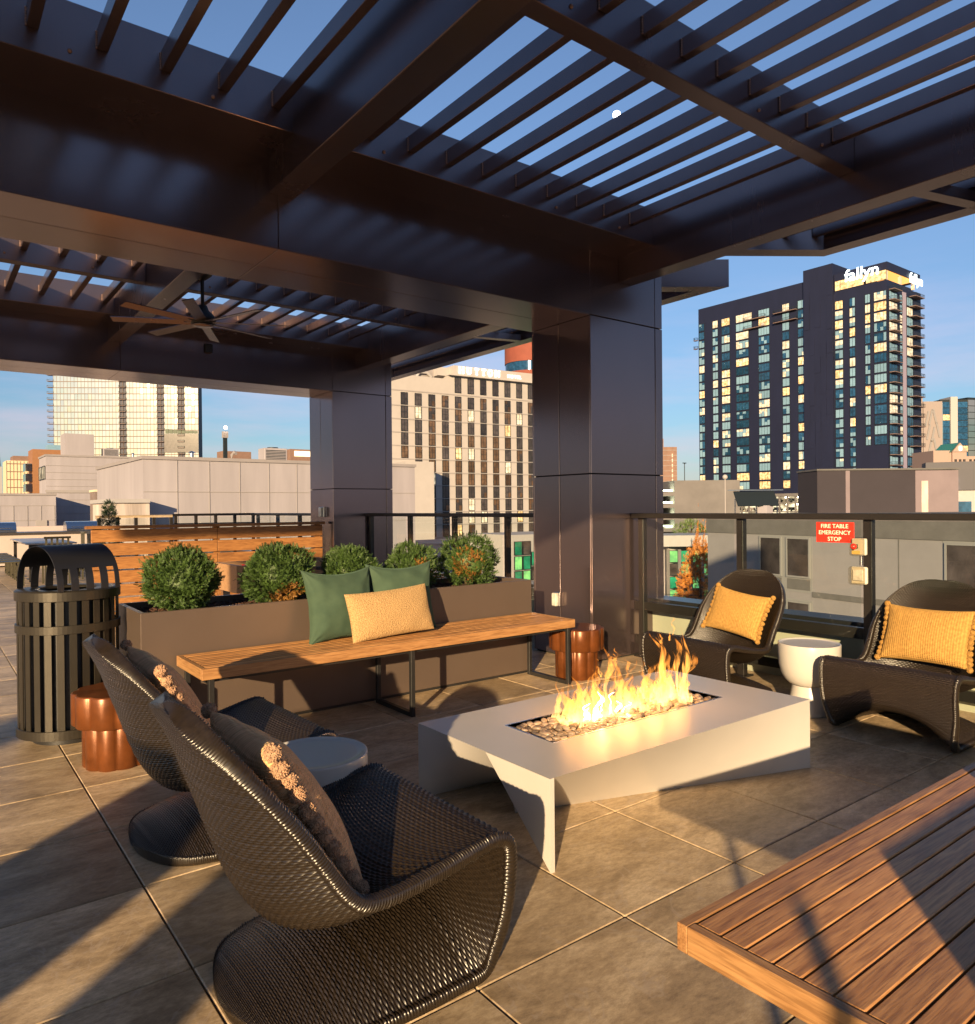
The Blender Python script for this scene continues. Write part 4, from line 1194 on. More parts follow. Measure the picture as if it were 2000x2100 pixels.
M_pomy = mat('pompom_mustard', (0.48, 0.265, 0.065), 0.95, var=0.25, vscale=60, bump=1.0, bscale=300)
def pompom(r, mt, seed):
    """woolly ball: many short tufts around a core"""
    rr = random.Random(seed); mb = MB(); mb.ball((0, 0, 0), r * 0.86, 12, 8)
    for q in range(200):
        d = Vector((rr.gauss(0, 1), rr.gauss(0, 1), rr.gauss(0, 1))).normalized()
        s = d.cross(Vector((rr.gauss(0, 1), rr.gauss(0, 1), rr.gauss(0, 1)))).normalized(); s2 = d.cross(s)
        b = d * r * 0.78; w = r * 0.11; tip = d * r * rr.uniform(0.96, 1.04)
        mb.add([b + s * w, b + s2 * w, b - s * w, b - s2 * w, tip + s * w * .5, tip + s2 * w * .5, tip - s * w * .5, tip - s2 * w * .5], [(0, 1, 5, 4), (1, 2, 6, 5), (2, 3, 7, 6), (3, 0, 4, 7), (4, 5, 6, 7)])
    return mb.mesh('pompom', mt)
pomr = [pompom(0.0245, M_pomr, q) for q in range(3)]
pomy = [pompom(0.0185, M_pomy, q + 9) for q in range(3)]
def place(name, label, w, h, t, mt, loc, rot, seed, pom=None, npom=13, group=None, corner=0.07, wr=0.006, pr=0.017, piping=None):
    th_ = thing(name, label, 'pillow', loc, 0, group); th_.rotation_euler = rot
    me, front, outline = pillow_mesh(w, h, t, 'cover', mt, seed, corner=corner, wrinkle=wr)
    inst('cover', me, th_)
    if pom:
        n = front.shape[0]
        for side in (0, n - 1):
            line = front[side]
            z = line[:, 2]
            for q in range(npom):
                zz = z[0] + (z[-1] - z[0]) * q / (npom - 1)
                k = int(np.argmin(np.abs(z - zz)))
                sx_ = -1 if side == 0 else 1
                inst('pompom', random.choice(pom), th_, (line[k, 0] + sx_ * pr * 0.62, line[k, 1] + random.uniform(-.003, .003), line[k, 2]), rot=(random.uniform(0, 6), random.uniform(0, 6), 0))
    if piping:
        mb = MB(); pts = [tuple(p) for p in outline[::3]]; mb.tube(pts + [pts[0]], 0.0035, 6); mb.build('piping', piping, th_, world=False)
    return th_
place('velvet_pillow', 'left green velvet pillow leaning on the planter above the bench', 0.52, 0.49, 0.20, M_vel, (2.235, 4.565, 0.725), (R(-12), 0, R(4)), 3, piping=M_vel, corner=0.14, wr=0.012, group='green velvet pillows')
place('velvet_pillow', 'right green velvet pillow behind the ochre lumbar pillow', 0.52, 0.49, 0.20, M_vel, (2.73, 4.60, 0.735), (R(-10), 0, R(-3)), 4, piping=M_vel, corner=0.14, wr=0.012, group='green velvet pillows')
place('lumbar_pillow', 'rectangular ochre boucle lumbar pillow leaning in front of the green pillows', 0.64, 0.325, 0.15, M_bou, (2.525, 4.40, 0.665), (R(-16), R(-2.5), R(2)), 5, corner=0.04, wr=0.004)
place('pompom_pillow', 'terracotta pillow with peach pom-poms on the nearest wicker chair', 0.47, 0.53, 0.19, M_rust, (0.815, 2.03, 0.535), (R(-30), R(0), R(90)), 6, pom=pomr, npom=12, wr=0.006, pr=0.024)
place('pompom_pillow', 'terracotta pillow with peach pom-poms on the second wicker chair', 0.46, 0.52, 0.18, M_rust, (0.83, 3.24, 0.55), (R(-29), R(-4), R(92)), 7, pom=pomr, npom=12, wr=0.006, pr=0.024)
place('pompom_pillow', 'square mustard pom-pom pillow tilted on the chair by the clad column', 0.46, 0.34, 0.15, M_must, (4.86, 3.30, 0.565), (R(-24), R(7), R(-92)), 8, pom=pomy, npom=11, wr=0.005, pr=0.018)
place('pompom_pillow', 'mustard knit pillow with pom-pom edges on the rightmost wicker chair', 0.50, 0.36, 0.16, M_must, (4.93, 2.01, 0.555), (R(-24), R(0), R(-89)), 9, pom=pomy, npom=12, wr=0.005, pr=0.018)
place('lumbar_pillow', 'ochre woven pillow just entering at the right edge on the low slatted seat', 0.45, 0.28, 0.16, M_bou, (2.66, 0.74, 0.61), (R(-14), 0, R(8)), 10, corner=0.04, wr=0.004)

# ================================================================ SIGN AND ALARM STATION ON THE RAILING
def text_mesh(txt, size, ext=0.0, align='CENTER', shear=0.0, space=1.0):
    cu = bpy.data.curves.new('text', 'FONT'); cu.body = txt; cu.size = size; cu.extrude = ext; cu.align_x = align; cu.shear = shear; cu.space_character = space; cu.resolution_u = 3
    o = bpy.data.objects.new('text', cu); COL.objects.link(o)
    bpy.context.view_layer.update()
    me = bpy.data.meshes.new_from_object(o.evaluated_get(bpy.context.evaluated_depsgraph_get()))
    bpy.data.objects.remove(o); bpy.data.curves.remove(cu)
    return me
sg = thing('emergency_sign', 'red FIRE TABLE EMERGENCY STOP sign under the rail cap', 'sign', (5.165, 2.707, 1.168))
mb = MB(); mb.box(5.160, 5.168, 2.570, 2.843, 1.096, 1.240, 0.001); mb.build('plate', M_red, sg)
rt = (R(90), 0, R(-90))
for k, tx in enumerate(('FIRE TABLE', 'EMERGENCY', 'STOP')):
    me = text_mesh(tx, 0.0415, 0.0006); me.materials.append(M_signw)
    o = inst('lettering', me, sg, (-0.0062, 0, 0.030 - k * 0.0455), rot=rt, scale=(0.98 if k < 2 else 1.0, 1, 1))
    # a second pass slightly offset thickens the strokes
    inst('lettering', me, sg, (-0.0061, 0.0012, 0.0304 - k * 0.0455), rot=rt, scale=(0.98 if k < 2 else 1.0, 1, 1))
al = thing('alarm_station', 'pair of clear covered emergency stop boxes strapped to the railing post', 'alarm', (5.16, 2.50, 1.0))
M_clear = glassmat('clear_plastic', (0.90, 0.88, 0.82), 0.7, 0.12, 0.25)
M_redb = mat('red_button', (0.65, 0.035, 0.02), 0.25, coat=0.5)
M_gold = mat('yellow_label', (0.55, 0.36, 0.10), 0.4)
M_boxw = mat('white_box', (0.55, 0.52, 0.45), 0.4)
mb = MB(); mb.box(5.135, 5.160, 2.475, 2.575, 1.015, 1.130, 0.006); mb.build('back_box', M_boxw, al)
mb = MB(); mb.box(5.085, 5.134, 2.478, 2.572, 1.010, 1.135, 0.012); mb.build('cover', M_clear, al)
mb = MB(); mb.bar((5.134, 2.545, 1.075), (5.105, 2.545, 1.075), 0.03); bt = mb.build('button_stem', M_black, al)
mb = MB(); mb.ball((5.105, 2.545, 1.075), 0.022, 14, 8); mb.build('button', M_redb, al)
mb = MB(); mb.box(5.128, 5.1345, 2.515, 2.570, 1.022, 1.045); mb.build('label_plate', M_gold, al)
mb = MB(); mb.tube([(5.15, 2.515, 1.01), (5.15, 2.515, 0.945)], 0.011, 10); mb.build('conduit', M_steel, al)
mb = MB(); mb.box(5.130, 5.160, 2.470, 2.580, 0.815, 0.935, 0.008); mb.build('back_box', M_boxw, al)
mb = MB(); mb.box(5.080, 5.129, 2.472, 2.578, 0.812, 0.938, 0.014); mb.build('cover', M_clear, al)
mb = MB(); mb.box(5.118, 5.1295, 2.490, 2.560, 0.84, 0.915, 0.003); mb.build('outlet', M_plastic, al)

# ================================================================ CEILING FAN
fn = thing('ceiling_fan', 'dark eight blade ceiling fan hanging under the far pergola bay', 'fan', (2.11, 7.10, 3.08))
mb = MB(); mb.lathe((2.11, 7.10, 0), [(0.0, 3.592), (0.035, 3.59), (0.09, 3.575), (0.085, 3.55), (0.05, 3.52), (0.03, 3.505), (0.0, 3.505)], 28); mb.build('canopy', M_black, fn)
mb = MB(); mb.tube([(2.11, 7.10, 3.52), (2.11, 7.10, 3.24)], 0.016, 10); mb.build('downrod', M_black, fn)
mb = MB(); mb.lathe((2.11, 7.10, 0), [(0.0, 3.27), (0.04, 3.265), (0.055, 3.22), (0.09, 3.19), (0.115, 3.15), (0.115, 3.11), (0.10, 3.09), (0.0, 3.085)], 32); mb.build('motor', M_black, fn)
mb = MB(); mb.lathe((2.11, 7.10, 0), [(0.0, 3.072), (0.085, 3.074), (0.098, 3.084), (0.0, 3.085)], 32); mb.build('hub_cap', M_bronze, fn)
for k in range(8):
    a = R(45 * k + 20); c, s = math.cos(a), math.sin(a); d = Vector((c, s, 0)); q = Vector((-s, c, 0.22)).normalized(); nn = d.cross(q)
    mb = MB(); mb.obox(Vector((2.11, 7.10, 3.11)) + d * 0.43, d * 0.35, q * 0.048, nn * 0.004); mb.bar(Vector((2.11, 7.10, 3.11)) + d * .05, Vector((2.11, 7.10, 3.11)) + d * .16, 0.03, 0.01)
    mb.build('blade', M_bronze, fn)
mb = MB(); mb.box(2.0, 2.22, 7.02, 7.18, 3.594, 3.625); mb.box(1.965, 5.015, 7.06, 7.14, 3.626, 3.70); mb.build('mounting_bar', M_bronze, fn)

# ================================================================ FAR END OF THE TERRACE
M_dtop = mat('table_top_grey', (0.33, 0.30, 0.29), 0.35, var=0.1, vscale=2)
dt = thing('dining_table', 'long grey outdoor dining table at the far left end of the terrace', 'dining table', (2.05, 18.3, 0))
mb = MB(); mb.box(1.62, 2.48, 16.7, 20.0, 0.73, 0.76, 0.004); mb.build('table_top', M_dtop, dt)
for (x, y) in ((1.68, 16.85), (2.36, 16.85), (1.68, 19.8), (2.36, 19.8)):
    mb = MB(); mb.box(x, x + .06, y, y + .06, 0, .728); mb.build('leg', M_black, dt)
mb = MB(); mb.box(1.68, 2.42, 16.9, 16.96, .66, .728); mb.box(1.68, 2.42, 19.8, 19.86, .66, .728); mb.build('apron', M_black, dt)
M_ocm = mat('olive_metal', (0.075, 0.068, 0.045), 0.45, 0.3, var=0.1)
def dchair():
    r = thing('dining_chair', 'x', 'chair', (0, 0, 0), 0, 'slat back chairs round the far dining table')
    mb = MB(); mb.box(-.22, .22, -.22, .22, .43, .455, .004); mb.build('seat', M_ocm, r)
    for (x, y) in ((-.21, -.21), (.18, -.21), (-.21, .18), (.18, .18)):
        mb = MB(); mb.box(x, x + .03, y, y + .03, 0, .43); mb.build('leg', M_ocm, r)
    mb = MB()
    for q in range(5): mb.box(-.20 + q * .09, -.165 + q * .09, -.225, -.205, .455, .90)
    mb.box(-.22, .22, -.235, -.205, .86, .90); mb.build('backrest', M_ocm, r)
    mb = MB(); mb.box(-.20, .20, -.20, -.18, .18, .20); mb.build('stretcher', M_ocm, r)
    return r
d0 = dchair()
spots = [(1.32, 16.35, -90, 'slat back chair nearest the camera on the left side of the far table'), (1.32, 17.15, -90, 'second slat back chair on the left side of the far table'),
         (1.32, 17.95, -90, 'third slat back chair on the left side of the far table'), (1.32, 18.75, -90, 'fourth slat back chair on the left side of the far table'),
         (1.32, 19.55, -90, 'farthest slat back chair on the left side of the far table'), (2.80, 17.1, 90, 'nearest slat back chair on the right side of the far table'),
         (2.80, 17.9, 90, 'second slat back chair on the right side of the far table'), (2.80, 18.7, 90, 'third slat back chair on the right side of the far table'),
         (2.80, 19.5, 90, 'farthest slat back chair on the right side of the far table'), (2.05, 16.2, 0, 'slat back chair at the near head of the far table')]
for i, (x, y, a, lb) in enumerate(spots):
    o = d0 if i == 0 else dup(d0)
    o.location = (x, y, 0); o.rotation_euler = (0, 0, R(a)); o['label'] = lb
# outdoor kitchen
kc = thing('outdoor_kitchen', 'long grill counter with pale front across the far left end of the terrace', 'counter', (0, 22.3, 0))
mb = MB(); mb.box(-6, 4.2, 22.02, 22.9, 0.03, 0.80); mb.build('cabinet', mat('pale_cabinet', (0.42, 0.36, 0.33), 0.6, var=0.05), kc)
mb = MB(); mb.box(-6.05, 4.25, 21.95, 22.95, 0.80, 0.85, .004); mb.build('countertop', mat('dark_stone', (0.05, 0.045, 0.045), 0.3), kc)
for i, (xa, xb, lb) in enumerate(((0.9, 1.94, 'steel grill with blue reflecting lid at the left edge of the view'), (3.05, 3.85, 'steel grill with blue reflecting lid just left of the wood screen'))):
    gr = thing('grill', lb, 'grill', ((xa + xb) / 2, 22.4, 0.85), 0, 'steel grills on the far counter')
    mb = MB(); mb.box(xa, xb, 22.1, 22.75, 0.852, 0.92, .004); mb.build('firebox', M_steel, gr)
    prof = [(22.10, .921), (22.16, 1.02), (22.30, 1.095), (22.45, 1.11), (22.62, 1.08), (22.72, .921)]
    v = [(xa, y, z) for y, z in prof] + [(xb, y, z) for y, z in prof]; n6 = len(prof)
    mb = MB(); mb.add(v, [(i_, i_ + 1, n6 + i_ + 1, n6 + i_) for i_ in range(n6 - 1)] + [tuple(range(n6))[::-1], tuple(range(n6, 2 * n6))]); ld = mb.build('lid', M_steel, gr)
    mb = MB(); mb.bar((xa + .1, 22.06, .96), (xb - .1, 22.06, .96), .02); mb.build('handle', M_steel, ld)
bw = thing('boundary_wall', 'low pale wall closing the terrace behind the grill counter', 'wall', (0, 25, 0))
mb = MB(); mb.box(-12, 5.4, 25.0, 25.2, -3, 0.95); mb.build('wall', mat('pale_pink_wall', (0.46, 0.38, 0.36), 0.8, var=0.05), bw)
# small conifer in a pot
cf = thing('conifer', 'small dark cone shaped conifer behind the left end of the wood screen', 'tree', (2.42, 13.2, 0))
mb = MB(); mb.cyl((2.42, 13.2), .15, 0, .42, 20, .19); mb.build('pot', M_black, cf)
mb = MB(); mb.tube([(2.42, 13.2, .4), (2.42, 13.2, 1.45)], .02, 6, [.02, .006]); mb.build('trunk', M_bark, cf)
V_, F_ = [], []
for q in range(15):
    zz = 0.5 + q * 0.068; rr = 0.25 * (1 - q / 16) + 0.02
    Vq, Fq, _ = sprays(60, (rr, rr, 0.06), 0.030, 4, 70 + q, None, 0.3, 0.2)
    Vq[:, 2] += zz; o_ = sum(len(a) for a in V_); V_.append(Vq); F_.append(Fq + o_)
M_con = leafmat('dark_conifer', (0.030, 0.060, 0.030), (0.010, 0.022, 0.012))
inst('crown', npmesh('crown', np.concatenate(V_), np.concatenate(F_), M_con, False), cf)
# unseen things added behind the camera to shape the sun shadows
pb_ = thing('planter_box', 'square box added behind the camera to cast a shadow', 'planter', (0.9, -0.75, 0))  # unseen box, added for its shadow across the low slatted seat
mb = MB(); mb.box(0.50, 1.35, -1.15, -0.35, 0, 0.915, .006); mb.build('box_wall', M_planter, pb_)
hp_ = thing('shadow_pole', 'slim dark pole added behind the camera to cast a shadow band', 'pole', (-1.1, -1.41, 0))  # unseen pole, added for the thin shadow band on the seat
mb = MB(); mb.cyl((-1.1, -1.41), .022, 0, 1.28, 16); mb.cyl((-1.1, -1.41), .12, 0, .03, 24); mb.build('pole', M_black, hp_)

wg = thing('sun_blocker_wall', 'wall on columns added behind the camera to block sun on the louvers', 'building', (-5, -9, 0))  # unseen wall added to keep direct sun off the near louvers
mb = MB(); mb.box(-13.55, 2, -7, -6, 5.6, 9.6); mb.build('wall', M_wall, wg)
for (x, y, w) in ((-13.38, -6.5, .3), (1.5, -6.5, .5)):
    mb = MB(); mb.box(x - w / 2, x + w / 2, y - w / 2, y + w / 2, 0, 5.59); mb.build('column', M_wall, wg)

for (x, y, w, lb_) in ((-3.32, -0.10, 0.50, 'added shadow-casting broad square pedestal standing on the paving behind the camera'), (-3.84, -1.5, 0.27, 'added shadow-casting slim square pedestal standing on the paving behind the camera')):  # unseen blocks added so their shadows band the paving
    q_ = thing('blocker', lb_, 'blocker', (x, y, 0), 0, 'added shadow casters behind the camera')
    mb = MB(); mb.box(x - w / 2, x + w / 2, y - w / 2, y + w / 2, 0, 1.6, .006); mb.build('block', M_planter, q_)
# ================================================================ THE CITY
M_navy = mat('navy_cladding', (0.009, 0.012, 0.036), 0.55, 0.2, var=0.12, vscale=0.35, stretch=(1, 1, 0.25))
M_mull = mat('dark_mullion', (0.015, 0.022, 0.026), 0.5, 0.3)
M_gl_teal = mat('teal_glass', (0.02, 0.075, 0.15), 0.10, 0.3, var=0.5, vscale=0.9, objvar=0.3)
M_gl_pale = mat('pale_blind_glass', (0.16, 0.28, 0.38), 0.25, 0.0, var=0.10, vscale=1.5, objvar=0.15)
M_gl_dark = mat('dark_glass', (0.045, 0.038, 0.038), 0.16, 0.0, var=0.5, vscale=1.0, objvar=0.4)
M_lit = emat('lit_room', (1.0, 0.66, 0.30), 0.48, (0.22, 0.14, 0.06), 1.4)
M_lit2 = emat('lit_room_pale', (1.0, 0.82, 0.55), 0.34, (0.30, 0.26, 0.18), 1.1)
M_bronzegl = mat('bronze_glass', (0.16, 0.095, 0.055), 0.12, 0.55, var=0.5, vscale=0.8, objvar=0.35)
M_hotel = mat('hotel_precast', (0.36, 0.335, 0.325), 0.8, var=0.05, vscale=0.4, bump=0.05, bscale=3)
M_hotel_l = mat('hotel_band', (0.27, 0.25, 0.25), 0.8, var=0.05, vscale=0.4)
M_grey = mat('grey_render', (0.24, 0.22, 0.225), 0.85, var=0.10, vscale=0.5)
M_pink = mat('mauve_panel', (0.29, 0.27, 0.295), 0.8, var=0.14, vscale=0.5, stretch=(1, 1, .12))
M_conc = mat('concrete', (0.13, 0.122, 0.122), 0.85, var=0.15, vscale=0.4, bump=0.1, bscale=5)
M_brickw = mat('warm_brick', (0.19, 0.115, 0.088), 0.85, var=0.15, vscale=0.6)
M_redb2 = mat('red_brick', (0.20, 0.05, 0.03), 0.8, var=0.12, vscale=0.4)
M_white2 = mat('white_wall', (0.33, 0.315, 0.315), 0.7, var=0.05)
M_flood = emat('garage_lamp', (1.0, 0.90, 0.66), 14.0)
M_gar = emat('garage_interior', (0.95, 0.80, 0.50), 0.55, (0.16, 0.12, 0.07), 0.35)

class Fac:
    """a facade: origin o, unit vector t along it, outward normal n"""
    def __init__(s, root, o, t, z0=0):
        s.root = root; s.o = Vector((o[0], o[1], 0)); s.t = Vector((t[0], t[1], 0)).normalized(); s.n = Vector((s.t.y, -s.t.x, 0))
        s.rz = math.atan2(s.t.y, s.t.x); s.cache = {}
    def p(s, a, z, off=0.0):
        return s.o + s.t * a + s.n * off + Vector((0, 0, z))
    def obj(s, name, me, a, z, off=0.0, parent=None):
        q = s.p(a, z, off) - Vector(s.root.location)
        if parent is not None: q = q
        return inst(name, me, s.root, q, s.rz)
_wc = {}
def window_me(w, h, nx, nz, glass, key, fr=0.10, mu_=0.06, dep=0.12, frame=None):
    k = (round(w, 1), round(h, 1), nx, nz, key)
    if k in _wc: return _wc[k]
    w, h = k[0], k[1]
    mb = MB()
    mb.box(0, w, -dep, 0.0, 0, fr); mb.box(0, w, -dep, 0, h - fr, h); mb.box(0, fr, -dep, 0, fr, h - fr); mb.box(w - fr, w, -dep, 0, fr, h - fr)
    for i in range(1, nx): x = w * i / nx; mb.box(x - mu_ / 2, x + mu_ / 2, -dep + .02, 0, fr, h - fr)
    for i in range(1, nz): z = h * i / nz; mb.box(fr, w - fr, -dep + .03, 0, z - mu_ / 2, z + mu_ / 2)
    rr_ = random.Random(str(k))
    mb.cur = 1
    if isinstance(glass, (list, tuple)):      # panes of one window differ: blinds half down, curtains drawn on one side
        for i in range(nx):
            xa, xb = max(fr, w * i / nx), min(w - fr, w * (i + 1) / nx)
            mb.cur = rr_.choice((1, 1, 2)); cut = rr_.choice((0, 0, .3, .55))
            if cut: zc = fr + (h - 2 * fr) * (1 - cut); mb.box(xa, xb, -0.05, 0, fr, zc); mb.cur = 3 - mb.cur; mb.box(xa, xb, -0.05, 0, zc, h - fr)
            else: mb.box(xa, xb, -0.05, 0.0, fr, h - fr)
        me = mb.mesh('window', [frame or M_mull] + list(glass))
    else:
        mb.box(fr, w - fr, -0.05, 0.0, fr, h - fr)
        me = mb.mesh('window', [frame or M_mull, glass])
    _wc[k] = me
    return me

# ---------------------------------------------------------------- dark apartment tower with lit sign
X0, Y0 = 241.1, 109.2
tw = thing('apartment_tower', 'tall dark navy apartment tower with lit windows and a glowing rooftop sign', 'tower', (X0, Y0, -25))
mb = MB()
mb.box(X0 + .02, 265, Y0 + .02, 180.0, 5.3, 71.0)
mb.box(X0 + .02, 258, Y0 + 0.02, 126.0, 71.0, 71.6); mb.box(X0, 265, 126.4, 180.0, 71.0, 77.5)
mb.box(X0 + 6, 262, Y0 + 8, 126.0, 71.6, 74.6)
mb.build('wall', M_navy, tw)
mb = MB(); mb.box(X0 - 0.05, 264.5, Y0 - 0.05, 126.0, 74.7, 77.2, 0.0); mb.build('roof', M_navy, tw)
mb = MB(); mb.box(X0 - 0.9, 266, 126.2, 136.4, 5.3, 81.0); mb.box(X0 + 8, 266, 121, 126.2, 74, 80.0); mb.build('core_wall', M_navy, tw)
# relief panels of the core
mb = MB()
for q in range(34):
    y = random.choice((126.4, 128.4, 130.4, 132.4, 134.2)); z = random.uniform(8, 72); mb.box(X0 - 0.93 - random.random() * .12, X0 - .88, y, y + 1.9, z, z + random.uniform(4, 9))
rp_ = mb.build('relief_panel', M_navy, tw); rp_['kind'] = 'stuff'
fa = Fac(tw, (X0, 180.0), (0, -1))       # long face, a runs from far end to the corner
strips = [(0.3, 2.8, 2), (6.5, 8.9, 2), (10.5, 14.1, 3), (16.7, 22.0, 4), (26.0, 30.4, 4), (35.3, 38.0, 2), (41.1, 44.0, 2), (54.2, 56.9, 2), (59.0, 60.9, 2), (64.0, 65.7, 2), (66.8, 70.7, 4)]
FH = 3.24
kinds = [(M_lit, 'lit'), (M_lit2, 'lit2'), (M_gl_pale, 'pale'), (M_gl_teal, 'teal')]
rw = random.Random(21)
for fl in range(20):
    z = 7.2 + fl * FH
    for (a, b, nx) in strips:
        if a == 66.8 and fl < 4: a = 63.0
        if fl >= 18 and a == 16.7: b = 23.4
        if z + 3.1 > 71 and a > 50: continue
        if 60 < a < 66 and fl < 4: continue
        if fl == 0 and 50 < a < 62: continue
        r_ = rw.random()
        if rw.random() < .62:
            i1, i2 = rw.choice(((0, 1), (1, 2), (2, 3), (2, 3), (2, 1), (3, 2))); fa.obj('window', window_me(b - a, 2.75, nx, 1, (kinds[i1][0], kinds[i2][0]), 'mix%d%d%d' % (i1, i2, rw.randrange(4))), a, z, 0.06); continue
        g_, key = kinds[0] if r_ < .15 else kinds[1] if r_ < .24 else kinds[2] if r_ < .64 else kinds[3]
        fa.obj('window', window_me(b - a, 2.75, nx, 1, g_, key), a, z, 0.06)
# lounge floor under the roof: continuous lit glazing
fa.obj('window', window_me(9.6, 3.3, 5, 1, M_lit, 'lounge'), 54.2, 71.65, 0.03); fa.obj('window', window_me(6.4, 3.1, 4, 1, M_lit, 'lounge2'), 64.3, 71.7, 0.03)
fb = Fac(tw, (X0, Y0), (1, 0))           # short face towards the right
for fl in range(20):
    z = 7.2 + fl * FH
    if z + 3.1 > 71.5: continue
    for (a, b, nx) in ((1.0, 6.6, 3), (8.2, 10.2, 1), (13.2, 17.6, 3)):
        r_ = rw.random(); g_, key = kinds[1] if r_ < .3 else kinds[2] if r_ < .8 else kinds[3]
        fb.obj('window', window_me(b - a, 2.75, nx, 1, g_, key), a, z, 0.06)
mb = MB(); mb.box(X0 + 10.4, X0 + 13.0, Y0 - 0.10, Y0, 5.3, 69.5); mb.build('pilaster', mat('mauve_pilaster', (0.25, 0.22, 0.30), 0.7), tw)
def balcony_me(w, d):
    mb = MB(); mb.box(0, w, -d, 0, 0, 0.22)
    mb.cur = 1
    mb.box(0, w, -d, -d + .05, 1.1, 1.18); mb.box(0, .05, -d, 0, 1.1, 1.18); mb.box(w - .05, w, -d, 0, 1.1, 1.18)
    n_ = int(w / 0.45)
    for i in range(n_ + 1): mb.box(w * i / n_ - .03, w * i / n_ + .03, -d, -d + .05, .22, 1.1)
    for i in range(4): y = -d * i / 4; mb.box(0, .05, y, y + .05, .22, 1.1); mb.box(w - .05, w, y, y + .05, .22, 1.1)
    return mb.mesh('balcony', [mat('balcony_slab', (0.16, 0.11, 0.10), 0.7), M_mull])
bm1, bm2 = balcony_me(5.4, 1.7), balcony_me(6.6, 2.0)
for fl in range(20):
    z = 7.0 + fl * FH
    if z > 69: continue
    fb.obj('balcony', bm1, 1.1, z, 0.1); fb.obj('balcony', bm2, 15.2, z, 0.1)
bm3 = balcony_me(8.5, 1.4)
for (a, z) in ((20.5, 7.2 + 19 * FH), (20.5, 7.2 + 18 * FH), (32.5, 7.2 + 19 * FH), (32.5, 7.2 + 18 * FH), (-1.6, 7.2 + 18 * FH), (-1.6, 7.2 + 17 * FH)):
    fa.obj('balcony', bm3 if a > 0 else balcony_me(1.5, 1.0), a, z - .2, 0.05)
# corner terrace columns and amber soffit
mb = MB(); mb.box(X0 + 0.3, X0 + 20, Y0 + .3, Y0 + 7.5, 74.45, 74.65); mb.build('soffit', emat('amber_soffit', (1.0, 0.42, 0.10), 0.55), tw)
for (x, y) in ((X0 + .1, Y0 + .1), (X0 + 9.5, Y0 + .1), (X0 + 18.8, Y0 + .1)):
    mb = MB(); mb.box(x, x + .8, y, y + .8, 71.6, 74.5); mb.build('terrace_column', mat('pale_column', (0.5, 0.42, 0.35), 0.7), tw)
M_neon = emat('white_neon', (0.85, 1.0, 0.97), 1.6)
tm = text_mesh('fallyn', 5.4, 0.12, 'LEFT', 0.08); tm.materials.append(M_neon)
inst('rooftop_sign', tm, tw, Vector((X0 - .35, Y0 + 13.4, 73.9)) - Vector(tw.location), rot=(R(90), 0, R(-90)))
tm2 = text_mesh('fallyn', 4.6, 0.12, 'LEFT', 0.08); tm2.materials.append(M_neon)
inst('rooftop_sign', tm2, tw, Vector((X0 + 15.0, Y0 - .35, 73.4)) - Vector(tw.location), rot=(R(90), 0, 0))
mb = MB()
for (x, y, h) in ((250, 131, 2.6), (252, 128, 1.2), (249, 130, 1.4)): mb.bar((x, y, 81), (x, y, 81 + h), .18)
mb.build('antenna', M_white2, tw)
# open parking podium
mb = MB()
for z in (-25, -21.5, -18, -14.5, -11, -7.5, -4.2, -1.2, 1.9): mb.box(X0 - .2, 265, 134, 180, z, z + .35)
for i in range(16): mb.box(X0 - .15, X0 + .4, 134 + i * 3.03, 134.45 + i * 3.03, -25, 5.3)
mb.box(X0 - .2, 265, Y0, 133.9, -25, 5.3); mb.box(X0 - .4, 266, Y0, 180.3, 4.4, 5.4)
mb.build('parking_deck', M_conc, tw)
mb = MB(); mb.box(X0 + 7, X0 + 7.2, 134, 180, -25, 5); mb.build('back_wall', M_gar, tw)
mb = MB()
for q in range(26):
    mb.ball((X0 + random.uniform(.8, 5), random.uniform(136, 179), random.choice((4.2, 1.7, -1.4, -4.5)) - .15), 0.22, 6, 4)
mb.build('lamp', M_flood, tw)
for q in range(16):   # parked cars behind the open sides
    y = 137.5 + (q % 8) * 5.3; z = (2.25, -0.85)[q // 8]
    mb = MB(); mb.box(X0 + 1.2, X0 + 5.4, y, y + 1.85, z + .35, z + .95, .1); mb.box(X0 + 2.0, X0 + 4.6, y + .1, y + 1.75, z + .95, z + 1.45, .15)
    for (xx, yy) in ((X0 + 2.0, y), (X0 + 4.5, y), (X0 + 2, y + 1.6), (X0 + 4.5, y + 1.6)): mb.bar((xx, yy, z + .35), (xx, yy + .22, z + .35), .62)
    c = mb.build('parked_car', random.choice((M_mull, M_grey, M_white2, M_mull)), None)
    setp(c, 'car parked in the lit open deck below the navy tower', 'car', 'cars parked in the open deck below the navy tower')

# ---------------------------------------------------------------- cream hotel
p0 = Vector((93.92, 134.74, 0)); a_ = R(-5.0)
ht = thing('hotel', 'cream precast hotel with rows of dark windows and HUTTON HOTEL lettering', 'hotel', (93.92, 134.74, -25))
fh = Fac(ht, (p0.x, p0.y), (math.cos(a_), math.sin(a_)))
def fbox(F_, mb, a0, a1, z0, z1, d0=-12.0, d1=0.0):
    c = F_.p((a0 + a1) / 2, (z0 + z1) / 2, (d0 + d1) / 2)
    return mb.obox(c, F_.t * (a1 - a0) / 2, F_.n * (d1 - d0) / 2, Vector((0, 0, (z1 - z0) / 2)))
mb = MB(); fbox(fh, mb, -18, 40, -25, 26.6, -16, 0); fbox(fh, mb, -18, -1.6, 26.6, 29.66, -16, 0); fbox(fh, mb, -1.6, 40, 26.6, 30.5, -16, 0)
mb.build('wall', M_hotel, ht)
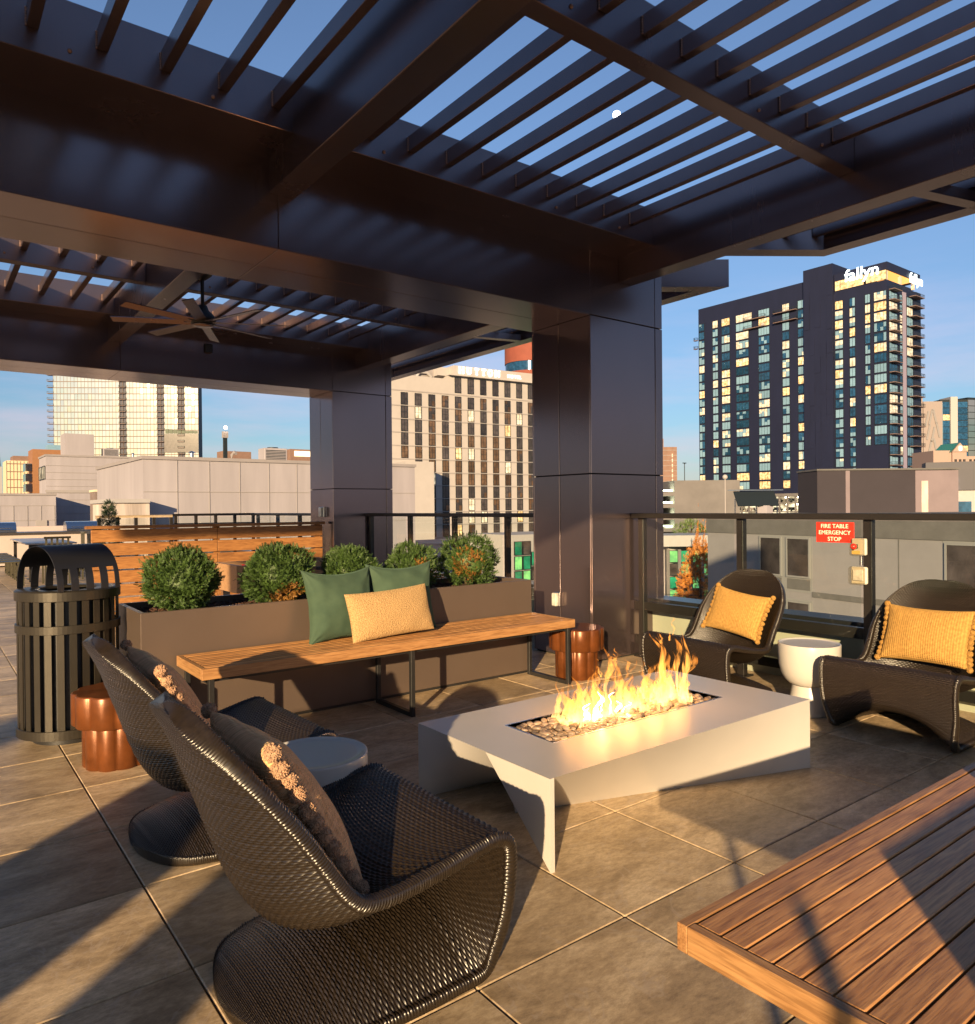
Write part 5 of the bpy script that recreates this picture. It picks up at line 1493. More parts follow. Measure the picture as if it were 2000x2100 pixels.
mb = MB(); fbox(fh, mb, -0.5, 40, 30.5, 32.65, -9, 0.7); fbox(fh, mb, -3.5, -.5, 30.5, 32.3, -9, -1.0); fbox(fh, mb, -1.7, 40, 30.4, 30.62, -9, 1.0); mb.build('sign_band', M_hotel, ht)
mb = MB(); fbox(fh, mb, -14.2, -8.6, 29.66, 31.4, -12, -6); fbox(fh, mb, -12.6, -9.5, 31.4, 32.4, -11, -7); fbox(fh, mb, -7.5, -3.4, 29.66, 32.0, -9, -3); mb.build('rooftop_plant', M_grey, ht)
mb = MB(); mb.tube([fh.p(-8.0, 29.9, -2.5), fh.p(-7.4, 31.0, -2.5), fh.p(-5.5, 31.1, -2.5), fh.p(-4.4, 30.2, -2.5)], .35, 8); mb.build('duct', M_white2, ht)
rowz = [23.35 - 2.822 * i for i in range(10)]
# horizontal ledges
mb = MB()
for z in [26.55] + rowz + [rowz[-1] - 2.822]:
    fbox(fh, mb, -18, 36, z - 0.34, z - 0.10, 0, 0.10)
mb.build('ledge', M_hotel_l, ht)
xs_ = [-13.1 + 3.285 * i for i in range(16)]
rw = random.Random(5)
for i, x in enumerate(xs_):
    if x > 33: continue
    if i >= 4: fh.obj('window', window_me(1.65, 3.35, 2, 2, M_gl_dark, 'hd'), x, 26.75, 0.05)
    for j, z in enumerate(rowz + [rowz[-1] - 2.822]):
        if i == 0 and j > 4: continue
        r_ = rw.random()
        if r_ < .055: g_, key = M_lit2, 'hl2'
        elif r_ < .085: g_, key = M_lit, 'hl'
        elif j in (3, 4, 5, 6) and i < 9 and r_ < .9: g_, key = M_bronzegl, 'hb'
        elif r_ < .35: g_, key = (M_gl_dark, M_bronzegl), 'hm%d' % rw.randrange(4)
        else: g_, key = M_gl_dark, 'hd2'
        fh.obj('window', window_me(1.65, 2.58, 2, 2, g_, key), x, z, 0.05)
mb = MB(); fbox(fh, mb, -16.5, -10.1, -25, 10.75, -3, 9); mb.build('annex_wall', M_hotel, ht)
mb = MB()
for z in (-6.3, -7.6): fbox(fh, mb, -9.8, 11, z, z + .7, 0, 3.0)
for q in range(12): fbox(fh, mb, -9.6 + q * 1.6, -9.3 + q * 1.6, -13, -7.6, 2.6, 2.8)
mb.build('canopy', M_white2, ht)
# HUTTON in slab serif strokes, HOTEL in plain capitals
M_sgn = emat('white_letters', (1.0, 0.95, 0.88), 1.1)
def stroke_letters(F_, word, a, z, h, adv, off):
    L_ = {'H': [(0, 0, 0, 1), (.62, 0, .62, 1), (0, .5, .62, .5)], 'U': [(0, 1, 0, .22), (.62, 1, .62, .22), (0, .22, .15, .02), (.15, .02, .47, .02), (.47, .02, .62, .22)],
          'T': [(.33, 0, .33, 1), (0, .97, .66, .97)], 'O': [(.36 + .36 * math.cos(t), .5 + .5 * math.sin(t), .36 + .36 * math.cos(t + .5236), .5 + .5 * math.sin(t + .5236)) for t in [k * .5236 for k in range(12)]],
          'N': [(0, 0, 0, 1), (.66, 0, .66, 1), (0, 1, .66, 0)]}
    S_ = {'H': [(0, 0), (0, 1), (.62, 0), (.62, 1)], 'U': [(0, 1), (.62, 1)], 'T': [(.33, 0)], 'O': [], 'N': [(0, 0), (0, 1), (.66, 1)]}
    for k, ch_ in enumerate(word):
        mb = MB()
        for (x1, y1, x2, y2) in L_[ch_]:
            vert = abs(x2 - x1) < .01
            mb.bar(F_.p(a + x1 * h, z + y1 * h, off), F_.p(a + x2 * h, z + y2 * h, off), .15, .24 if vert or ch_ in 'ON' else .14)
        for (x1, y1) in S_[ch_]:
            yy = z + (y1 * h) + (.05 if y1 == 0 else -.05)
            mb.bar(F_.p(a + x1 * h - .26, yy, off), F_.p(a + x1 * h + .26, yy, off), .14, .10)
        if ch_ == 'T':
            for s in (0, .66): mb.bar(F_.p(a + s * h, z + h - .35, off), F_.p(a + s * h, z + h, off), .14, .12)
        mb.build('letter', M_sgn, ht)
        a += adv[k]
stroke_letters(fh, 'HUTTON', 0.95, 31.0, 1.45, (1.95, 1.95, 1.85, 1.70, 1.95, 1.9), 0.85)
tm = text_mesh('HOTEL', 1.05, .05, 'LEFT', 0, 1.25); tm.materials.append(M_sgn)
inst('lettering', tm, ht, fh.p(13.6, 31.1, 0.8) - Vector(ht.location), rot=(R(90), 0, fh.rz))

# ---------------------------------------------------------------- gold reflecting glass tower
gt = thing('glass_tower', 'wide glass apartment tower glowing gold with the evening sky at the left', 'tower', (56.38, 447.8, -25))
fg = Fac(gt, (56.38, 447.8), (118.2 - 56.38, 406.9 - 447.8))
W = 74.0
mb = MB(); fbox(fg, mb, 0.3, W - .5, -25, 88, -8, -0.4); mb.build('wall', M_navy, gt)
M_gold_gl = mat('mirror_glass', (0.85, 0.72, 0.52), 0.06, 1.0, var=0.05, vscale=0.2)
mb = MB(); ncx, nfl = 42, 34
cw = W / ncx
for i in range(ncx):
    for j in range(nfl):
        if i in (19, 20, 30, 31, 36, 37) and j > 10: continue
        z = -20 + j * 3.2
        # every pane leans by a hair, so reflections break up from pane to pane
        c = fg.p((i + .5) * cw, z + 1.5, 0); tx, tz = random.gauss(0, .006), random.gauss(0, .010)
        mb.obox(c, (fg.t + fg.n * tx) * cw * .475, fg.n * .05, (Vector((0, 0, 1)) + fg.n * tz) * 1.42)
g1 = mb.build('glass_pane', M_gold_gl, gt); g1['kind'] = 'stuff'
mb = MB()
for i in range(ncx + 1): fbox(fg, mb, i * cw - .08, i * cw + .08, -25, 88, -.1, .10)
for j in range(nfl + 1): fbox(fg, mb, 0, W, -20.2 + j * 3.2, -19.9 + j * 3.2, -.1, .14)
mb.build('mullion_grid', mat('brown_mullion', (0.13, 0.08, 0.06), 0.6), gt)
bmt = balcony_me(3.4, 1.2); bml = balcony_me(3.2, 2.4)
for j in range(11, 34):
    z = -20 + j * 3.2
    for i in (19, 30, 36): fg.obj('balcony', bmt, i * cw, z, 0.0)
for j in range(16, 33):
    fg.obj('balcony', bml, -3.2, -20 + j * 3.2, -2.0)

mb = MB(); fbox(fg, mb, 56.5, W + .1, 32.0, 42.0, .1, .5); dk = mb.build('dark_glazing', M_gl_dark, gt)
for q in range(8): 
    mb = MB(); fbox(fg, mb, 57 + q * 2.1, 58.8 + q * 2.1, 42.2, 43.4 + random.random() * 1.2, -1, .4); mb.build('roof_tree', M_con, gt)

# ---------------------------------------------------------------- blank mauve blocks on the left
def grid_box(name, label, x0, x1, y0, y1, zt, m_, cop=True, zb=-25):
    t = thing(name, label, 'building', ((x0 + x1) / 2, y0, zb))
    mb = MB(); mb.box(x0, x1, y0, y1, zb, zt); mb.build('wall', m_, t)
    if cop: mb = MB(); mb.box(x0 - .12, x1 + .12, y0 - .12, y1 + .12, zt, zt + .28); mb.build('coping', M_grey, t)
    return t
b_ = grid_box('warehouse_block', 'long blank pale block with streaked walls behind the wood screen', 14.36, 40, 64.55, 84.1, 5.55, M_pink)
mb = MB()
for i in range(1, 9): mb.box(14.36 + i * 2.6, 14.40 + i * 2.6, 64.50, 64.55, -5, 5.5)
for z in (2.9, .2): mb.box(14.36, 40, 64.50, 64.55, z, z + .05)
mb.build('joint_strip', M_hotel_l, b_)
mb = MB(); mb.box(11.6, 14.35, 62.5, 70, -3, 2.0); mb.build('loading_bay', mat('stained_wall', (0.42, 0.36, 0.33), .85, var=.5, vscale=.9, stretch=(1, 1, .06)), b_)
mb = MB(); mb.box(11.4, 14.35, 62.3, 70, 2.0, 2.3); mb.build('bay_roof', M_white2, b_)
mb = MB(); mb.box(13.98, 14.30, 72, 79, -3, 2.0); mb.build('service_box', M_conc, b_)
b_ = grid_box('mauve_block', 'mauve panelled block with a narrow windowed end wall, left of the pale warehouse', 14.92, 40, 127.0, 134.8, 9.6, M_pink)
mb = MB(); mb.box(17.5, 21.5, 128, 132, 9.9, 13.2); mb.build('rooftop_plant', M_pink, b_)
mb = MB()
for z in (4.2, -3.8): mb.box(14.8, 40, 126.9, 127, z, z + .4)
for q in range(12): mb.box(14.9, 40, 126.94, 127, -3 + q * 1.02, -2.96 + q * 1.02)
mb.build('joint_strip', M_hotel_l, b_)
fs = Fac(b_, (14.92, 134.8), (0, -1))
for z in (6.2, 1.0, -3, -7):
    for q in range(4): fs.obj('window', window_me(1.4, 2.0, 1, 1, M_lit2 if z > 0 else M_gl_dark, 'mw%d' % (z > 0)), .6 + q * 1.8, z, .05)
mb = MB(); mb.box(22.5, 26.5, 108, 112, -25, -0.2); cb_ = None
b_ = grid_box('utility_block', 'small brown grey block in front of the mauve building', 18.9, 22.6, 112, 116, 4.0, mat('brown_grey', (0.17, 0.13, 0.12), .85, var=.15, vscale=1.0), False)
mb = MB(); mb.box(18.8, 22.7, 111.9, 116.1, 4.0, 4.3); mb.build('coping', mat('cream_cap', (.6, .5, .36), .7), b_)
b_ = grid_box('brown_tower_block', 'brown block with gold lit glazing behind the mauve building', 15.0, 22.0, 144.0, 150.0, 11.8, mat('ochre_brown', (0.26, 0.12, 0.05), .6, var=.1), False)
fs = Fac(b_, (15.0, 144.0), (1, 0))
mb = MB()
for q in range(14): mb.box(14.0, 14.95, 144.2, 148, -14 + q * 1.7, -12.7 + q * 1.7)
mb.build('side_glazing', M_gold_gl, b_)
b_ = grid_box('gridded_hall', 'low mauve gridded hall at the far left edge behind the grills', 2.0, 15.0, 118, 140, 3.6, M_pink)
mb = MB()
for q in range(9): mb.box(2 + q * 1.6, 2.05 + q * 1.6, 117.94, 118, -8, 2.2)
for z in (2.2, .2, -1.8, -3.8): mb.box(2, 15, 117.94, 118, z, z + .06)
mb.box(12.6, 13.9, 117.8, 118, -2.2, .2); mb.build('joint_strip', M_hotel_l, b_)
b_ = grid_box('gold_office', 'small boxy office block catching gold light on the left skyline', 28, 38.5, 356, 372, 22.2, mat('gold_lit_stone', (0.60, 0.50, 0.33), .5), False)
mb = MB()
for q in range(9): mb.box(28 + q * 1.2, 28.15 + q * 1.2, 355.9, 356, 4, 22)
for q in range(5): mb.box(28, 38.5, 355.85, 356, 8 + q * 3.2, 8.3 + q * 3.2)
mb.box(30.5, 37.5, 358, 370, 22.2, 24.3); mb.build('facade_grid', M_brickw, b_)
b_ = grid_box('slim_office', 'slim pale tower fragment beside the brown block on the left skyline', 34.6, 40.0, 290, 296, 24.0, M_gl_pale, False)
sp = thing('spire', 'pointed skyscraper spire at the extreme left edge of the skyline', 'tower', (50.4, 716, -25))
mb = MB(); mb.box(46, 53.0, 712, 722, -25, 38); mb.cyl((50.6, 716), 1.9, 38, 50, 8, 1.2); mb.cyl((50.6, 716), .8, 50, 84, 8, .1); mb.build('shaft', M_white2, sp)
# small cranes and roofs just above the warehouse
b_ = grid_box('skyline_block', 'tiny brick building on the skyline right of the gold tower', 127, 142, 395, 405, 32.5, M_brickw, False)
b_ = grid_box('skyline_block', 'tiny white roofed hospital building on the skyline in the gap before the far column', 137, 150, 330, 342, 29.5, M_brickw, False)
mb = MB(); mb.box(139, 149, 329.6, 340, 26.2, 28.6); mb.build('lit_floor', emat('skyline_lit', (1, .75, .45), 0.9), b_)
cr_ = thing('construction_crane', 'thin construction mast with a bright light on top, right of the gold tower', 'crane', (115.2, 355, -25))
mb = MB(); mb.bar((115.2, 355, -25), (115.2, 355, 35.5), 1.6); mb.build('mast', M_mull, cr_)
mb = MB(); mb.box(114.0, 116.4, 354, 356, 35.5, 38.5); mb.build('cab', M_grey, cr_)
mb = MB(); mb.ball((115.0, 353.6, 40.2), .8, 8, 6); mb.build('lamp', emat('crane_lamp', (1, .95, .85), 12), cr_)

# ---------------------------------------------------------------- round red brick tower behind the hotel
rt_ = thing('round_tower', 'curved red brick tower with glass bands behind the hotel sign', 'tower', (171.5, 201, -25))
for (z0, z1, m_) in ((-25, 44.5, M_redb2), (44.5, 47.0, M_gl_pale), (47.0, 49.5, M_redb2), (49.5, 52.8, M_gl_teal), (52.8, 66, M_redb2)):
    mb = MB(); mb.cyl((176.5, 204.5), 9.6 if m_ is M_redb2 else 9.35, z0, z1, 40); mb.build('storey_band', m_, rt_)
mb = MB(); mb.box(160, 168, 206, 214, -25, 49.2); mb.build('wing', M_gl_pale, rt_)
# ---------------------------------------------------------------- hotel forecourt, lower buildings seen under the rail
b_ = grid_box('green_glass_office', 'low office with green glass bays seen under the rail beside the near column', 50.57, 60, 62.0, 70, -1.6, M_white2, False)
fs = Fac(b_, (50.57, 62.0), (1, 0))
M_grn = mat('green_glass', (0.02, 0.22, 0.13), 0.12, 0.2, var=.6, vscale=.8, objvar=.4)
M_grnl = emat('green_lit_glass', (0.30, 0.75, 0.20), 0.35, (0.03, 0.22, 0.12), 1.3)
for q in range(5):
    for z in range(6): fs.obj('window', window_me(1.1, 1.5, 1, 1, (M_grn, M_grnl, M_grn, M_gl_dark)[(q * 3 + z * 5) % 4], 'gg%d' % ((q * 3 + z * 5) % 4), fr=.05), .2 + q * 1.2, -3.8 - z * 1.6 - (1.2 if q > 1 else 0), .06)
b_ = grid_box('white_podium', 'white concrete podium with framed glazing below the cream hotel', 64, 84, 96, 110, -4.4, M_white2)
fs = Fac(b_, (64, 96), (1, 0))
for q in range(9):
    for z in range(2): fs.obj('window', window_me(2.0, 2.6, 2, 2, (M_gl_pale, M_gl_dark, M_gl_pale)[(q + z) % 3], 'wp%d' % ((q + z) % 3), fr=.06), .4 + q * 2.1, -8.6 - z * 3.6, .06)
b_ = grid_box('green_bay_office', 'office with green glass bays between pale piers, left of the orange tree', 54.6, 64.0, 44.2, 56.0, -2.4, mat('pier_stone', (.42, .38, .36), .8, var=.1), False)
fs = Fac(b_, (54.6, 44.2 - 0), (0.80, -0.60))
for q in range(5):
    a = q * 1.05
    for z in range(8):
        fs.obj('window', window_me(.75, 1.1, 1, 1, (M_grnl, M_grn, M_grn, M_gl_dark, M_grnl)[(q * 2 + z * 3) % 5], 'gb%d' % ((q * 2 + z * 3) % 5), fr=.04), a, -3.8 - z * 1.2, .06)
mb = MB()
for q in range(6): fbox(fs, mb, q * 1.05 - .30, q * 1.05 - .02, -25, -2.6, -1, .35)
mb.build('pier', M_conc, b_)
mb = MB(); fbox(fs, mb, -1, 6, -2.3, -1.3, -5, 1.0); mb.build('canopy', M_white2, b_)
# orange autumn tree
M_aut = leafmat('autumn_leaves', (0.60, 0.22, 0.03), (0.28, 0.09, 0.015))
M_grt = leafmat('garden_leaves', (0.14, 0.20, 0.04), (0.04, 0.07, 0.02))
def treeobj(label, x, y, zb, h, rr, m_, sd, n, cat='tree'):
    t = thing('street_tree', label, cat, (x, y, zb))
    mb = MB(); mb.tube([(x, y, zb), (x + .1, y, zb + h * .5), (x, y, zb + h * .9)], .15, 7, [.18, .12, .03])
    for q in range(10):
        a = q * 2.4; z = zb + h * (.25 + .06 * q); mb.tube([(x, y, z), (x + rr * .6 * math.cos(a), y + rr * .6 * math.sin(a), z + h * .12)], .05, 5, [.05, .015])
    mb.build('trunk', M_bark, t)
    V, F, _ = sprays(n, (rr, rr, h * .42), 0.16, 4, sd, None, .2, .35)
    tp = 1 - 0.55 * np.clip(V[:, 2] / (h * .42), -0.2, 1); V[:, 0] *= tp; V[:, 1] *= tp
    V[:, 2] += h * .60
    inst('crown', npmesh('crown', V, F, m_, False), t)
treeobj('tall narrow autumn tree with orange leaves seen below the rail', 49.6, 37.1, -10.5, 9.2, 1.45, M_aut, 31, 2600)
treeobj('leafy green rooftop tree just under the rail cap, left of the grey facade', 62.3, 47.6, -3.4, 3.4, 1.6, M_grt, 33, 900)
treeobj('small orange tree behind the tall narrow autumn tree', 53.2, 37.6, -9.5, 5.2, 1.6, M_aut, 34, 900)
bl = grid_box('brick_bank', 'brick building with a white glowing letter sign behind the orange tree', 62.6, 70, 44.0, 52, -2.9, M_brickw, False)
tm = text_mesh('Pinn', 1.0, .04, 'LEFT'); tm.materials.append(emat('sign_white_blue', (.75, .9, 1.0), 2.5))
f_ = Fac(bl, (62.55, 46.0), (.62, -.78))
inst('lettering', tm, bl, f_.p(-1.2, -5.0, .6) - Vector(bl.location), rot=(R(90), 0, f_.rz))
mb = MB(); mb.obox(f_.p(-0.3, -3.9, .6), f_.t * .32, f_.n * .05, Vector((0, 0, .34))); mb.build('logo_square', emat('logo_white', (.75, .9, 1.0), 2.5), bl)

# ---------------------------------------------------------------- parking garage and brick tower at the right of the column
gg = thing('parking_garage', 'concrete parking garage with strip lights left of the navy tower', 'building', (74, 57, -25))
fs = Fac(gg, (71.7, 58.5), (75.1 - 71.7, 55.93 - 58.5))
mb = MB(); fbox(fs, mb, 1.1, 9, -25, 4.45, -12, 0); fbox(fs, mb, -9, 1.1, -25, 4.2, -12, -6); mb.build('wall', M_conc, gg)
mb = MB()
for z in (3.6, 2.15, .7, -.75, -2.2): fbox(fs, mb, -4, 1.1, z - 1.0, z - .55, -6, 0)
mb.build('deck_edge', M_conc, gg)
for z in (3.35, 1.9, .45, -1.0):
    mb = MB(); fbox(fs, mb, .1, .9, z - .16, z, -2, -.2); mb.build('strip_light', emat('green_white_light', (.95, 1.0, .62), 4.0), gg)
mb = MB(); mb.tube([fs.p(2.6, 4.4, -1), fs.p(2.6, 6.6, -1)], .05, 6); mb.box(*[v for q in (0,) for v in (fs.p(2.6, 0, -1).x - .25, fs.p(2.6, 0, -1).x + .25, fs.p(2.6, 0, -1).y - .1, fs.p(2.6, 0, -1).y + .1, 6.55, 6.65)]); mb.build('light_pole', M_mull, gg)
bt_ = thing('brick_tower', 'distant brick tower with a vertical line of lit windows', 'tower', (208.7, 168, -25))
fs = Fac(bt_, (206.5, 169.6), (210.44 - 206.93, 166.63 - 169.32))
mb = MB(); fbox(fs, mb, -6, 5.0, -25, 22.0, -12, 0); fbox(fs, mb, -6, .6, 22, 25, -10, -1); mb.build('wall', M_brickw, bt_)
mb = MB()
for q in range(12): fbox(fs, mb, -6, 5.0, 1 + q * 1.8, 1.12 + q * 1.8, 0, .12)
mb.build('string_course', M_hotel_l, bt_)
for q in range(9): mb = MB(); fbox(fs, mb, 3.2, 3.55, 4.4 + q * 1.75, 5.6 + q * 1.75, 0, .1); mb.build('window', M_lit2, bt_)

# ---------------------------------------------------------------- grey neighbour below the rail, with rooftop penthouse
gb = thing('grey_apartment_block', 'grey stucco neighbour block with dark paired windows seen through the railing glass', 'building', (36.2, 20.15, -25))
b80 = R(80)
fn_ = Fac(gb, (36.2, 20.15), (-math.cos(b80), -math.sin(b80)))   # a runs towards the viewer's right
# outward normal must face the terrace
if fn_.n.dot(Vector((-1, 0, 0))) < 0: fn_.n = -fn_.n
M_st = mat('grey_stucco', (0.20, 0.192, 0.20), 0.85, var=0.06, vscale=.8, bump=.08, bscale=12)
M_st2 = mat('dark_grey_band', (0.10, 0.097, 0.095), 0.85, var=0.15, vscale=1.2)
mb = MB(); fbox(fn_, mb, -7.4, 14, -25, 0.80, -14, 0); mb.build('wall', M_st, gb)
mb = MB(); fbox(fn_, mb, -7.45, 14.1, -0.22, 0.86, -14, .06); fbox(fn_, mb, 0.0, 14.1, -3.35, -3.08, -1, .05); fbox(fn_, mb, -7.45, 14.1, -6.6, -6.3, -1, .05); mb.build('band', M_st2, gb)
M_wf = mat('grey_window_frame', (0.20, 0.20, 0.20), .6)
def big_window(a, z, w, h):
    me = window_me(w, h, 1, 1, M_gl_dark, 'gw', .09, .06, .08, M_wf)
    o = inst('window', me, gb, fn_.p(a, z, .02) - Vector(gb.location), math.atan2(fn_.t.y, fn_.t.x))
    mb = MB()
    for q in range(9): fbox(fn_, mb, a + .1, a + w - .1, z + h * .25 + q * .16, z + h * .25 + q * .16 + .05, .03, .05)
    bl_ = mb.build('blind', M_st2, gb); bl_['kind'] = 'stuff'
for base in (-3.4, 6.75):
    for z in (-2.42, -5.75, -9.1):
        mb = MB(); fbox(fn_, mb, base - .1, base + 3.4, z - .75, z + 2.2, -.05, .015); mb.build('window_surround', M_wf, gb)
        for a in (base, base + 1.8): big_window(a, z, 1.52, 2.15)
        for a in (base, base + 1.8):
            mb = MB(); fbox(fn_, mb, a + .05, a + 1.47, z - .62, z - .08, .02, .045); mb.build('spandrel', M_st2, gb)
mb = MB(); fbox(fn_, mb, -2.66, -2.60, -25, -.25, 0, .01); fbox(fn_, mb, 4.6, 4.66, -25, -.25, 0, .01); mb.build('control_joint', M_st2, gb)
ph = thing('roof_penthouse', 'dark mauve stucco rooftop enclosure with a pale door facing the rail', 'building', (46, 21.5, .8))
M_mv = mat('dark_mauve_stucco', (0.028, 0.023, 0.030), .85, var=.08, vscale=1)  # this face is coloured darker than the adjoining pale face
M_mv2 = mat('pale_mauve_stucco', (0.17, 0.137, 0.152), .85, var=.07, vscale=1.2)
f1 = Fac(ph, (43.16, 23.69), (47.86 - 43.16, 20.10 - 23.69)); L1 = math.hypot(4.70, 3.59)
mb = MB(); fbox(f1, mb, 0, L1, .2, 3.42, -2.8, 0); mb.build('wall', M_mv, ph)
mb = MB(); fbox(f1, mb, L1 + .005, L1 + 2.6, .2, 3.38, -2.8, .02); mb.build('pale_wall', M_mv2, ph)
mb = MB(); fbox(f1, mb, 1.70, 1.95, .2, 3.40, -.5, .04); mb.build('pilaster', M_mv2, ph)
mb = MB(); fbox(f1, mb, -.05, L1 + 2.7, 3.42, 3.52, -2.9, .08); mb.build('coping', M_st2, ph)
mb = MB(); fbox(f1, mb, L1 + .35, L1 + .75, .3, 2.75, .02, .06); mb.build('door', mat('weathered_door', (.45, .40, .36), .7, var=.3, vscale=1.5, stretch=(1, 1, .3)), ph)
cm = thing('roof_camera', 'white dome camera on a thin pole on the neighbour roof', 'camera', (37.2, 26.0, .8))
mb = MB(); mb.tube([(37.2, 26.0, .8), (37.2, 26.0, 2.9)], .045, 8); mb.build('pole', M_hotel_l, cm)
mb = MB(); mb.ball((37.2, 26.0, 3.02), .15, 12, 8); mb.build('dome', M_white2, cm)
so_ = thing('solar_array', 'tilted rooftop solar panel seen from below beside the camera pole', 'solar panel', (38.5, 25.2, .8))
q0 = Vector((38.6, 24.9, 1.75))
mb = MB(); mb.obox(q0, Vector((.8, -.62, 0)) * 1.15, Vector((.25, .35, .5)) * .85, Vector((-.1, .5, -.3)).normalized() * .03); mb.build('panel', M_mull, so_)
mb = MB()
for s in (-1.2, 0, 1.2): mb.bar(q0 + Vector((.8, -.62, 0)) * s - Vector((0, 0, .95)), q0 + Vector((.8, -.62, 0)) * s, .05)
mb.bar(q0 + Vector((-1.3, 1, .5)), q0 + Vector((1.5, -.8, .5)), .05); mb.build('frame', M_steel, so_)
mb = MB(); mb.box(38.6, 39.2, 24.2, 24.8, .8, 1.35); mb.build('inverter_box', M_pink, so_)

# ---------------------------------------------------------------- right skyline
gx = thing('grey_slab_tower', 'grey tower with diagonal raised panels right of the navy tower', 'tower', (356, 144, -25))
fs = Fac(gx, (350.0, 148.5), (360.4 - 350.0, 140.4 - 148.5))
M_gt = mat('grey_tower_panel', (.235, .20, .195), .8, var=.05)
mb = MB(); fbox(fs, mb, -4, 5.1, -25, 49.0, -14, 0); fbox(fs, mb, 5.1, 13.4, -25, 46.6, -14, .6); mb.build('wall', M_gt, gx)
for (a, z, s) in ((6, 36, 1), (7.6, 36.5, 1), (9.4, 37, -1), (6.6, 30, 1), (8.6, 29, 1), (10.8, 31, -1), (7.2, 23, 1), (9.6, 24, -1), (6.4, 16, -1), (8.4, 17, 1), (10.6, 17, -1), (7.2, 9, 1), (9.4, 9.5, -1)):
    mb = MB(); c = fs.p(a + .6, z + 3, .72); d = (fs.t * .22 * s + Vector((0, 0, 1))).normalized(); sd_ = d.cross(fs.n).normalized(); mb.obox(c, sd_ * .42, fs.n * .14, d * 3.4); mb.build('raised_panel', M_st, gx)
mb = MB(); fbox(fs, mb, 13.45, 13.9, -25, 46, -1, .2); mb.build('corner_glazing', M_gold_gl, gx)
gl = thing('gold_corner_office', 'glass office at the far right, one face gold and one face blue', 'tower', (465, 174, -25))
fs = Fac(gl, (458.5, 178.9), (471.0 - 458.5, 169.5 - 178.9))
mb = MB(); fbox(fs, mb, 0, 15.6, -25, 60, -14, -.3); mb.build('wall', M_mull, gl)
for q in range(15):
    for (a, b) in ((.3, 5.2), (9.6, 15.4)):
        mb = MB(); fbox(fs, mb, a, b, 59.0 - (q + 1) * 3.55, 59.0 - q * 3.55 - .35, -.3, 0); mb.build('window', M_lit if (q * 7 + int(a)) % 11 == 3 else M_gl_teal, gl)
mb = MB(); fbox(fs, mb, 5.4, 9.4, -25, 61.5, -10, .6); mb.build('pale_pier', M_white2, gl)
f2 = Fac(gl, tuple(fs.p(15.6, 0)[:2]), (0.93, -0.36))
mb = MB(); fbox(f2, mb, 0.05, 30, -25, 61.2, -14, -.3); mb.build('wall', M_mull, gl)
for q in range(15):
    for a in range(6):
        mb = MB(); fbox(f2, mb, .2 + a * 4.9, 4.9 + a * 4.9, 60.2 - (q + 1) * 3.6, 60.2 - q * 3.6 - .35, -.3, 0); mb.build('window', M_gold_gl, gl)
pk = thing('pink_hotel', 'salmon hotel with a small teal gabled roof at the right edge', 'hotel', (222, 83, -25))
fs = Fac(pk, (217.2, 86.0), (225.58 - 218.09, 79.57 - 85.288))
M_pk = mat('salmon_stucco', (.30, .215, .185), .8, var=.04)
mb = MB(); fbox(fs, mb, -.6, 4.2, -25, 15.6, -10, 0); fbox(fs, mb, 4.2, 8.0, -25, 15.2, -10, .5); fbox(fs, mb, 8.0, 24, -25, 14.0, -10, 0); mb.build('wall', M_pk, pk)
fr0 = [fs.p(4.0, 15.2, .8), fs.p(8.2, 15.2, .8), fs.p(6.1, 17.6, .8)]
mb = MB(); bk = [p - fs.n * .6 for p in fr0]; mb.add(fr0 + bk, [(0, 1, 2), (5, 4, 3), (0, 3, 4, 1), (1, 4, 5, 2), (2, 5, 3, 0)]); mb.build('gable', M_pk, pk)
mb = MB(); bk = [fs.p(6.1, 17.7, .4), fs.p(3.6, 15.2, .4), fs.p(3.2, 15.2, -7), fs.p(5.7, 17.7, -7)]; mb.add(bk, [(0, 1, 2, 3)]); bk = [p - Vector((0, 0, .25)) for p in bk]; mb.add(bk, [(3, 2, 1, 0)]); mb.build('roof', mat('teal_roof', (.03, .20, .19), .5), pk)
mb = MB(); c = fs.p(6.1, 16.1, .95); mb.obox(c, fs.t * .32, fs.n * .05, Vector((0, 0, .55))); mb.build('gable_sign', emat('cyan_sign', (.4, 1.0, .95), 1.5), pk)
for q in range(6):
    for a in (4.7, 5.9, 7.0, 9.0, 10.2, 11.4, 13.0, 14.2):
        fs.obj('window', window_me(.55, 1.3, 1, 1, M_gl_dark, 'pk', .06), a, 11.9 - q * 2.55, .56 if a < 8 else .06)
dr = thing('dark_roof_pavilion', 'dark roofed low building with a glowing letter C below the salmon hotel', 'building', (95, 35, -25))
fs = Fac(dr, (99.5, 41.8), (math.sin(YAW - R(24)), -math.cos(YAW - R(24))))
mb = MB(); fbox(fs, mb, 0, 14, -25, 3.1, -10, 0); mb.build('wall', M_white2, dr)
mb = MB(); fbox(fs, mb, -.3, 14.3, 3.0, 5.6, -10, .3); fbox(fs, mb, 1.4, 14, 5.6, 6.6, -6, -2); mb.build('roof', mat('dark_roof', (.04, .04, .055), .6), dr)
tm = text_mesh('C', 1.7, .06, 'LEFT'); tm.materials.append(emat('red_white_sign', (1.0, .75, .7), 2.5))
inst('lettering', tm, dr, fs.p(3.4, 3.2, .5) - Vector(dr.location), rot=(R(90), 0, fs.rz))
mb = MB(); fbox(fs, mb, 3.4, 6, -1, 1.6, 0, .1); mb.build('window', M_gl_teal, dr)

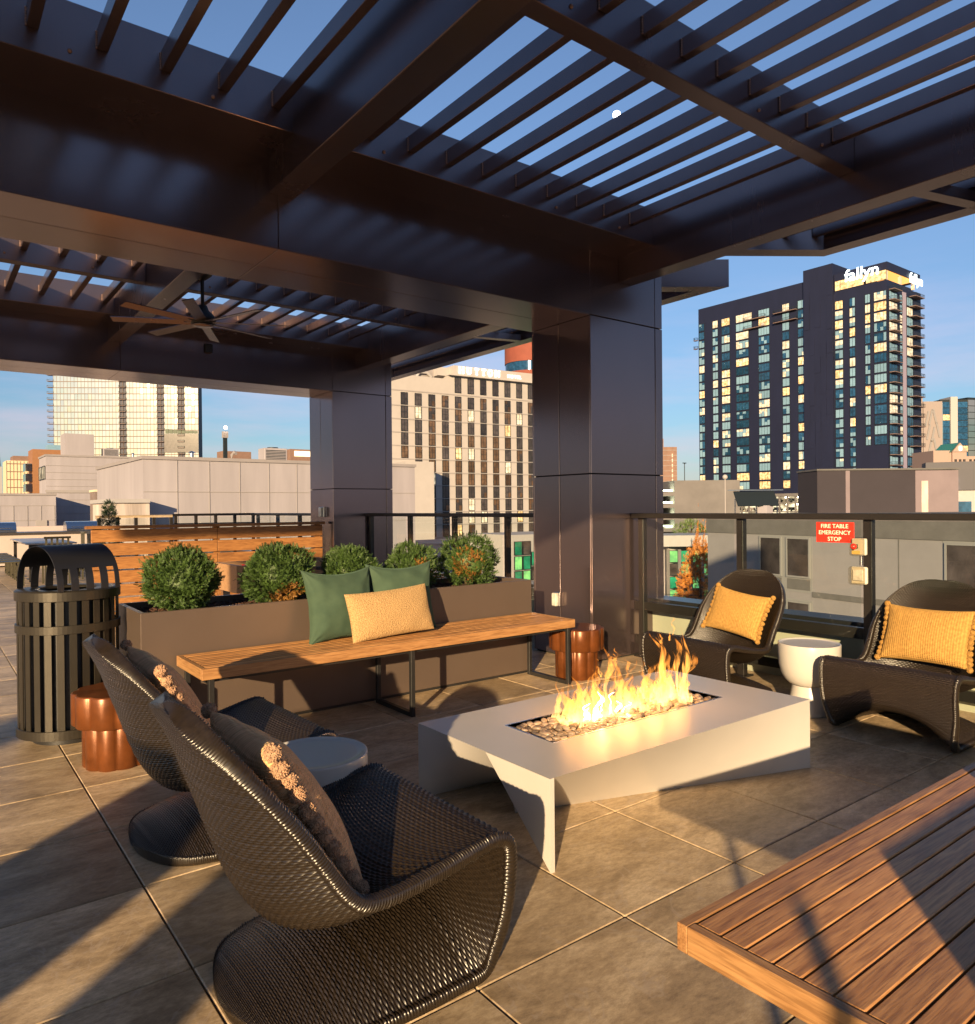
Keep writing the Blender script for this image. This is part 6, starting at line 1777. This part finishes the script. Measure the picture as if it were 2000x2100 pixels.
# ---------------------------------------------------------------- moon
mn = thing('moon', 'small bright moon showing between two pergola louvers', 'moon', (653 * 4.5, 600 * 4.5, 1.365 + 458 * 4.5))
mb = MB(); mb.ball((653 * 4.5, 600 * 4.5, 1.365 + 458 * 4.5), 20.5, 32, 20); mb.build('disc', emat('moonlight', (1.0, 0.97, 0.88), 3.0), mn)

# rooftop clutter on the flat roofs
def roof_bits(spots):
    for (x, y, z, k, lb) in spots:
        t = thing('rooftop_vent' if k < 2 else 'rooftop_unit', lb, 'vent' if k < 2 else 'air unit', (x, y, z))
        if k == 0:
            mb = MB(); mb.cyl((x, y), .18, z, z + .8, 14); mb.build('stack', M_steel, t); mb = MB(); mb.cyl((x, y), .32, z + .8, z + .95, 14, .1); mb.build('cap', M_steel, t)
        elif k == 1:
            mb = MB(); mb.tube([(x, y, z), (x, y, z + .7), (x + .2, y - .25, z + .95), (x + .2, y - .55, z + .8)], .14, 10); mb.build('gooseneck', M_grey, t)
        else:
            mb = MB(); mb.box(x - 1.1, x + 1.1, y - .8, y + .8, z + .25, z + 1.5, .04); mb.build('casing', M_pink, t)
            mb = MB()
            for q in range(7): mb.box(x - .95, x + .95, y - .83, y - .80, z + .4 + q * .14, z + .47 + q * .14)
            mb.build('grille', M_mull, t)
            mb = MB(); mb.cyl((x, y), .5, z + 1.5, z + 1.62, 20); mb.build('fan_ring', M_mull, t)
roof_bits([(19.0, 67.5, 5.6, 0, 'small round vent on the pale warehouse roof, left of its middle'), (22.3, 67.0, 5.6, 1, 'gooseneck vent on the pale warehouse roof'),
           (26.5, 68.0, 5.6, 2, 'boxy air unit on the pale warehouse roof near the far column'), (24.0, 129.5, 9.7, 2, 'boxy air unit on the mauve block roof'), (27.2, 129.0, 9.7, 0, 'round vent on the mauve block roof')])
ww = thing('overhead_wire', 'thin sagging wires crossing the street below the rail left of the orange tree', 'wires', (50, 38, -8))
for k in range(5):
    mb = MB(); mb.tube([Vector((44, 40.5, -5.2 - k * .55)).lerp(Vector((58, 31.5, -4.6 - k * .6)), i / 10) - Vector((0, 0, .9 * math.sin(math.pi * i / 10))) for i in range(11)], .025, 4); mb.build('wire', M_mull, ww)
